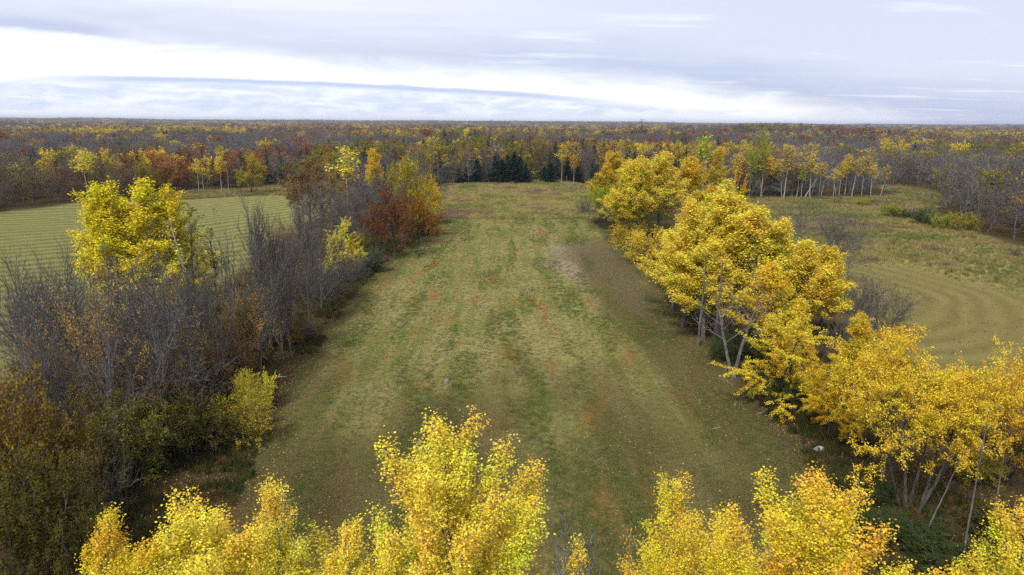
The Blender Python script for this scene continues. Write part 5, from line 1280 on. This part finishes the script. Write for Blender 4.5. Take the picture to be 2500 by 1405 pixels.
def make_grass():
    rg = np.random.default_rng(9)

    def pick(n, poly, inset=0.0, near_bias=0.0):
        P = np.asarray(poly); lo, hi = P.min(0), P.max(0)
        x = rg.uniform(lo[0], hi[0], n); u = rg.random(n) ** (1 + near_bias)
        y = lo[1] + (hi[1] - lo[1]) * u
        k = sdist(x, y, poly) < -inset
        k &= (np.abs(x) < y * .80 + 4)
        return x[k], y[k]
    short = [tuft('grass_tuft', 1 + i, 16, .16, .10, .022, .55) for i in range(2)]
    x, y = pick(130000, [p if p[1] > 12 else (p[0], 32) for p in MEADOW], .5, .55)
    st = fbm(x / 2.4, y / 14, 201, 3)
    t = np.where((st + rg.normal(0, .25, len(x)) > 0)[:, None], np.array([[.14, .165, .048]]), np.array([[.245, .21, .09]]))
    t = t * rg.uniform(.75, 1.25, (len(x), 1))
    s = rg.uniform(.7, 1.5, len(x)) * (1 + .4 * (st > .15))
    scatter('meadow_grass', np.stack([x, y, height(x, y)], -1), rg.uniform(0, 6.28, len(x)), np.stack([s, s, s], -1), rg.integers(0, 2, len(x)), t, short, 'short mown grass of the meadow', 'grass')
    tall = [tuft('grass_tall', 11 + i, 26, .36, .85, .04, .34) for i in range(2)]
    xs, ys = [], []
    for poly, n in ((MARSH, 42000), (EAST, 64000), (ROUGH, 12000)):
        a, b = pick(n, poly, .5); xs.append(a); ys.append(b)
    x = np.concatenate(xs); y = np.concatenate(ys)
    mown = np.clip(sstep(x + 0.25 * (y - 100) + 4 * fbm(x / 12, y / 12, 76, 2), 88, 78) * sstep(y, 134, 122) + sstep(y, 100, 90), 0, 1)
    g = fbm(x / 9, y / 9, 211, 3)
    k = rg.random(len(x)) > .75 * mown
    x, y, g, mown = x[k], y[k], g[k], mown[k]
    t = np.where((g + rg.normal(0, .2, len(x)) > .12)[:, None], np.array([[.185, .205, .06]]), np.array([[.35, .29, .11]]))
    t = np.where((g < -.33)[:, None], np.array([[.24, .175, .105]]), t) * rg.uniform(.75, 1.25, (len(x), 1))
    t = t * np.where((np.abs(x) < 40) & (y > 180), 1.22, 1.0)[:, None]
    s = rg.uniform(.45, 1.2, len(x)) * (1 + .5 * fbm(x / 4, y / 4, 214, 2)) * (1 - .75 * mown)
    scatter('marsh_grass', np.stack([x, y, height(x, y)], -1), rg.uniform(0, 6.28, len(x)), np.stack([s * 1.2, s * 1.2, s], -1), rg.integers(0, 2, len(x)), t, tall, 'tall yellow-green marsh grass', 'grass')
    # weeds and long grass under the rows
    xs, ys = [], []
    for poly, n in ((EASTROW, 26000), (WESTROW, 22000)):
        a, b = pick(n, poly, -1.0, .5); xs.append(a); ys.append(b)
    x = np.concatenate(xs); y = np.concatenate(ys)
    g = fbm(x / 7, y / 7, 221, 3)
    k = (g > -.05) & (y > 30); x, y = x[k], y[k]
    t = np.where((rg.random(len(x)) < .6)[:, None], np.array([[.06, .078, .022]]), np.array([[.12, .085, .033]])) * rg.uniform(.7, 1.3, (len(x), 1))  # weed colours kept extra dark, shade beneath the trees painted in
    s = rg.uniform(.5, 1.2, len(x))
    scatter('undergrowth', np.stack([x, y, height(x, y)], -1), rg.uniform(0, 6.28, len(x)), np.stack([s, s, s], -1), rg.integers(0, 2, len(x)), t, tall, 'long grass and weeds under the tree rows', 'undergrowth')


make_grass()


def litter_material():
    m, N = mat('fallen_leaf')
    r = N.n('ShaderNodeAttribute', attribute_name='rnd').outputs['Fac']
    c = N.mix(N.ss(r, .1, .5), (.13, .075, .03), (.33, .19, .05))
    c = N.mix(N.ss(r, .6, .95), c, (.58, .44, .16))
    d = N.n('ShaderNodeBsdfDiffuse', {'Color': c})
    N.n('ShaderNodeOutputMaterial', {'Surface': d.outputs[0]})
    return m


def make_litter():
    rg = np.random.default_rng(19)
    n = 150000
    x = rg.uniform(-34, 36, n); y = 31 + 130 * rg.random(n) ** 1.8
    drow = np.minimum(sdist(x, y, WESTROW), sdist(x, y, EASTROW))
    dens = .16 + .84 * np.exp(-np.maximum(drow, 0) / 5.0)
    dens *= np.clip(.6 + .9 * fbm(x / 3, y / 9, 231, 3), .1, 1.2)
    k = (rg.random(n) < dens) & (np.abs(x) < y * .8)
    x, y = x[k], y[k]
    c = np.stack([x, y, height(x, y) + .035 + .03 * rg.random(len(x))], -1)
    V, q, r = leaf_quads(rg, c, .105, 2.2, .75)
    tag(obj('fallen_leaves', mesh_np('fallen_leaves', V, q, mats=[litter_material()], attrs={'rnd': ('FLOAT', r)})), 'fallen leaves strewn over the meadow and under the rows', 'leaf litter', kind='stuff')
    print('litter', len(x))


make_litter()

# ------------------------------------------------------------------ rocks and fallen branches
def rock_material(name, a, b):
    m, N = mat(name)
    tc = N.n('ShaderNodeTexCoord').outputs['Object']
    n = N.noise(tc, 4.0, 5, .65)
    bump = N.n('ShaderNodeBump', {'Height': n, 'Strength': .6, 'Distance': .1})
    d = N.n('ShaderNodeBsdfDiffuse', {'Color': N.mix(N.ss(n, .35, .65), a, b), 'Normal': bump.outputs[0]})
    N.n('ShaderNodeOutputMaterial', {'Surface': d.outputs[0]})
    return m


def rock(x, y, r, seed, m, label):
    import bmesh
    bm = bmesh.new()
    bmesh.ops.create_icosphere(bm, subdivisions=3, radius=1)
    R = random.Random(seed)
    pl = [(Vector((R.gauss(0, 1), R.gauss(0, 1), R.gauss(0, .8))).normalized(), R.uniform(.62, .92)) for _ in range(12)]
    for v in bm.verts:
        for nrm, dd in pl:
            e = v.co.dot(nrm) - dd
            if e > 0: v.co -= nrm * e * .9
        v.co.x *= r; v.co.y *= r * .75; v.co.z *= r * .55
    me = bpy.data.meshes.new('rock'); bm.to_mesh(me); bm.free()
    me.materials.append(m)
    o = obj('rock', me); o.location = (x, y, h1(x, y) + r * .2); o.rotation_euler.z = R.uniform(0, 3)
    tag(o, label, 'rock')


rock(-6.6, 65.6, .42, 3, rock_material('rock_grey', (.14, .145, .16), (.24, .25, .27)), 'small blue-grey rock lying in the open meadow')
rock(25.2, 51.2, .50, 4, rock_material('rock_pale', (.45, .46, .49), (.66, .67, .69)), 'pale whitish rock under the amber tree at the meadow edge')


def fallen(x, y, L, a, seed, label, r=.035):
    lv = [dict(seg=6, wob=.16, trop=-.01, tip=.3), dict(n=5, s=.3, e=1.0, a0=rad(45), a1=rad(35), len=lambda LL, t: LL * .35, rr=.55, trop=-.03, wob=.15, seg=4)]
    R = random.Random(seed)
    o = grow(seed, L, r, lv)
    v, q = tubes(o[0], 5, .012); v2, q2 = tubes(o[1], 4, .010)
    e = bpy.data.objects.new('fallen_branch', None); col.objects.link(e)
    e.location = (x, y, h1(x, y) + .06); e.rotation_euler = (0, rad(88), a)
    obj('stem', mesh_np('branch_stem', v, q, mats=[M_PALE], smooth=True), e)
    obj('twigs', mesh_np('branch_twigs', v2, q2, mats=[M_PALE], smooth=True), e)
    tag(e, label, 'branch', 'fallen branches along the meadow edges')


fallen(-23.9, 66.8, 3.0, .5, 1, 'thick pale fallen branch by the bright yellow bush at the meadow edge', .09)
FB = [(20.6, 75.2, 1.6, 2.6), (21.8, 71.6, 1.2, .7), (22.6, 61.6, 1.5, 2.2), (21.2, 60.4, 1.3, 1.2), (20.2, 62.8, 1.1, 2.9), (23.0, 58.5, 1.4, .4), (18.5, 79, 1.0, 1.0), (22.4, 66.0, 1.3, 2.4), (17.9, 55.2, .9, .3), (19.4, 87.2, 1.2, 1.7)]
for i, (x, y, L, a) in enumerate(FB):
    near = ['in front of the green bush under the big clump', 'beside the forked slender trunk', 'before the layered golden tree', 'farther out before the layered golden tree', 'in the lane before the forked trunk', 'under the layered golden sprays',
            'in the brown lane before the big clump', 'between forked trunk and layered tree', 'on open grass toward the pale rock', 'far up the brown lane by the golden skirt'][i]
    fallen(x, y, L, a, 20 + i, 'small pale fallen branch ' + near)

# ------------------------------------------------------------------ air
def make_haze():
    import bmesh
    bm = bmesh.new(); bmesh.ops.create_cube(bm, size=1)
    me = bpy.data.meshes.new('haze'); bm.to_mesh(me); bm.free()
    m, N = mat('haze')
    v = N.n('ShaderNodeVolumePrincipled', {'Color': (.70, .79, 1.0, 1), 'Density': HAZE, 'Anisotropy': 0.2})
    N.n('ShaderNodeOutputMaterial', {'Volume': v.outputs[0]})
    me.materials.append(m)
    o = obj('haze', me)
    lo, hi = Z_LO - 1.0, max(Z_HI + 22, 36)
    o.scale = (2 * GX[-1] + 900, GY[-1] - GY[0] + 900, hi - lo); o.location = ((GX[0] + GX[-1]) / 2, (GY[0] + GY[-1]) / 2, (lo + hi) / 2)
    tag(o, 'thin bluish haze in the air over the land', 'haze', kind='stuff')


HAZE = 0.75e-4
make_haze()
print('objects', len(bpy.data.objects), 'tris', sum(sum(len(p.vertices) - 2 for p in m.polygons) if len(m.polygons) < 5 else 2 * len(m.polygons) for m in bpy.data.meshes))
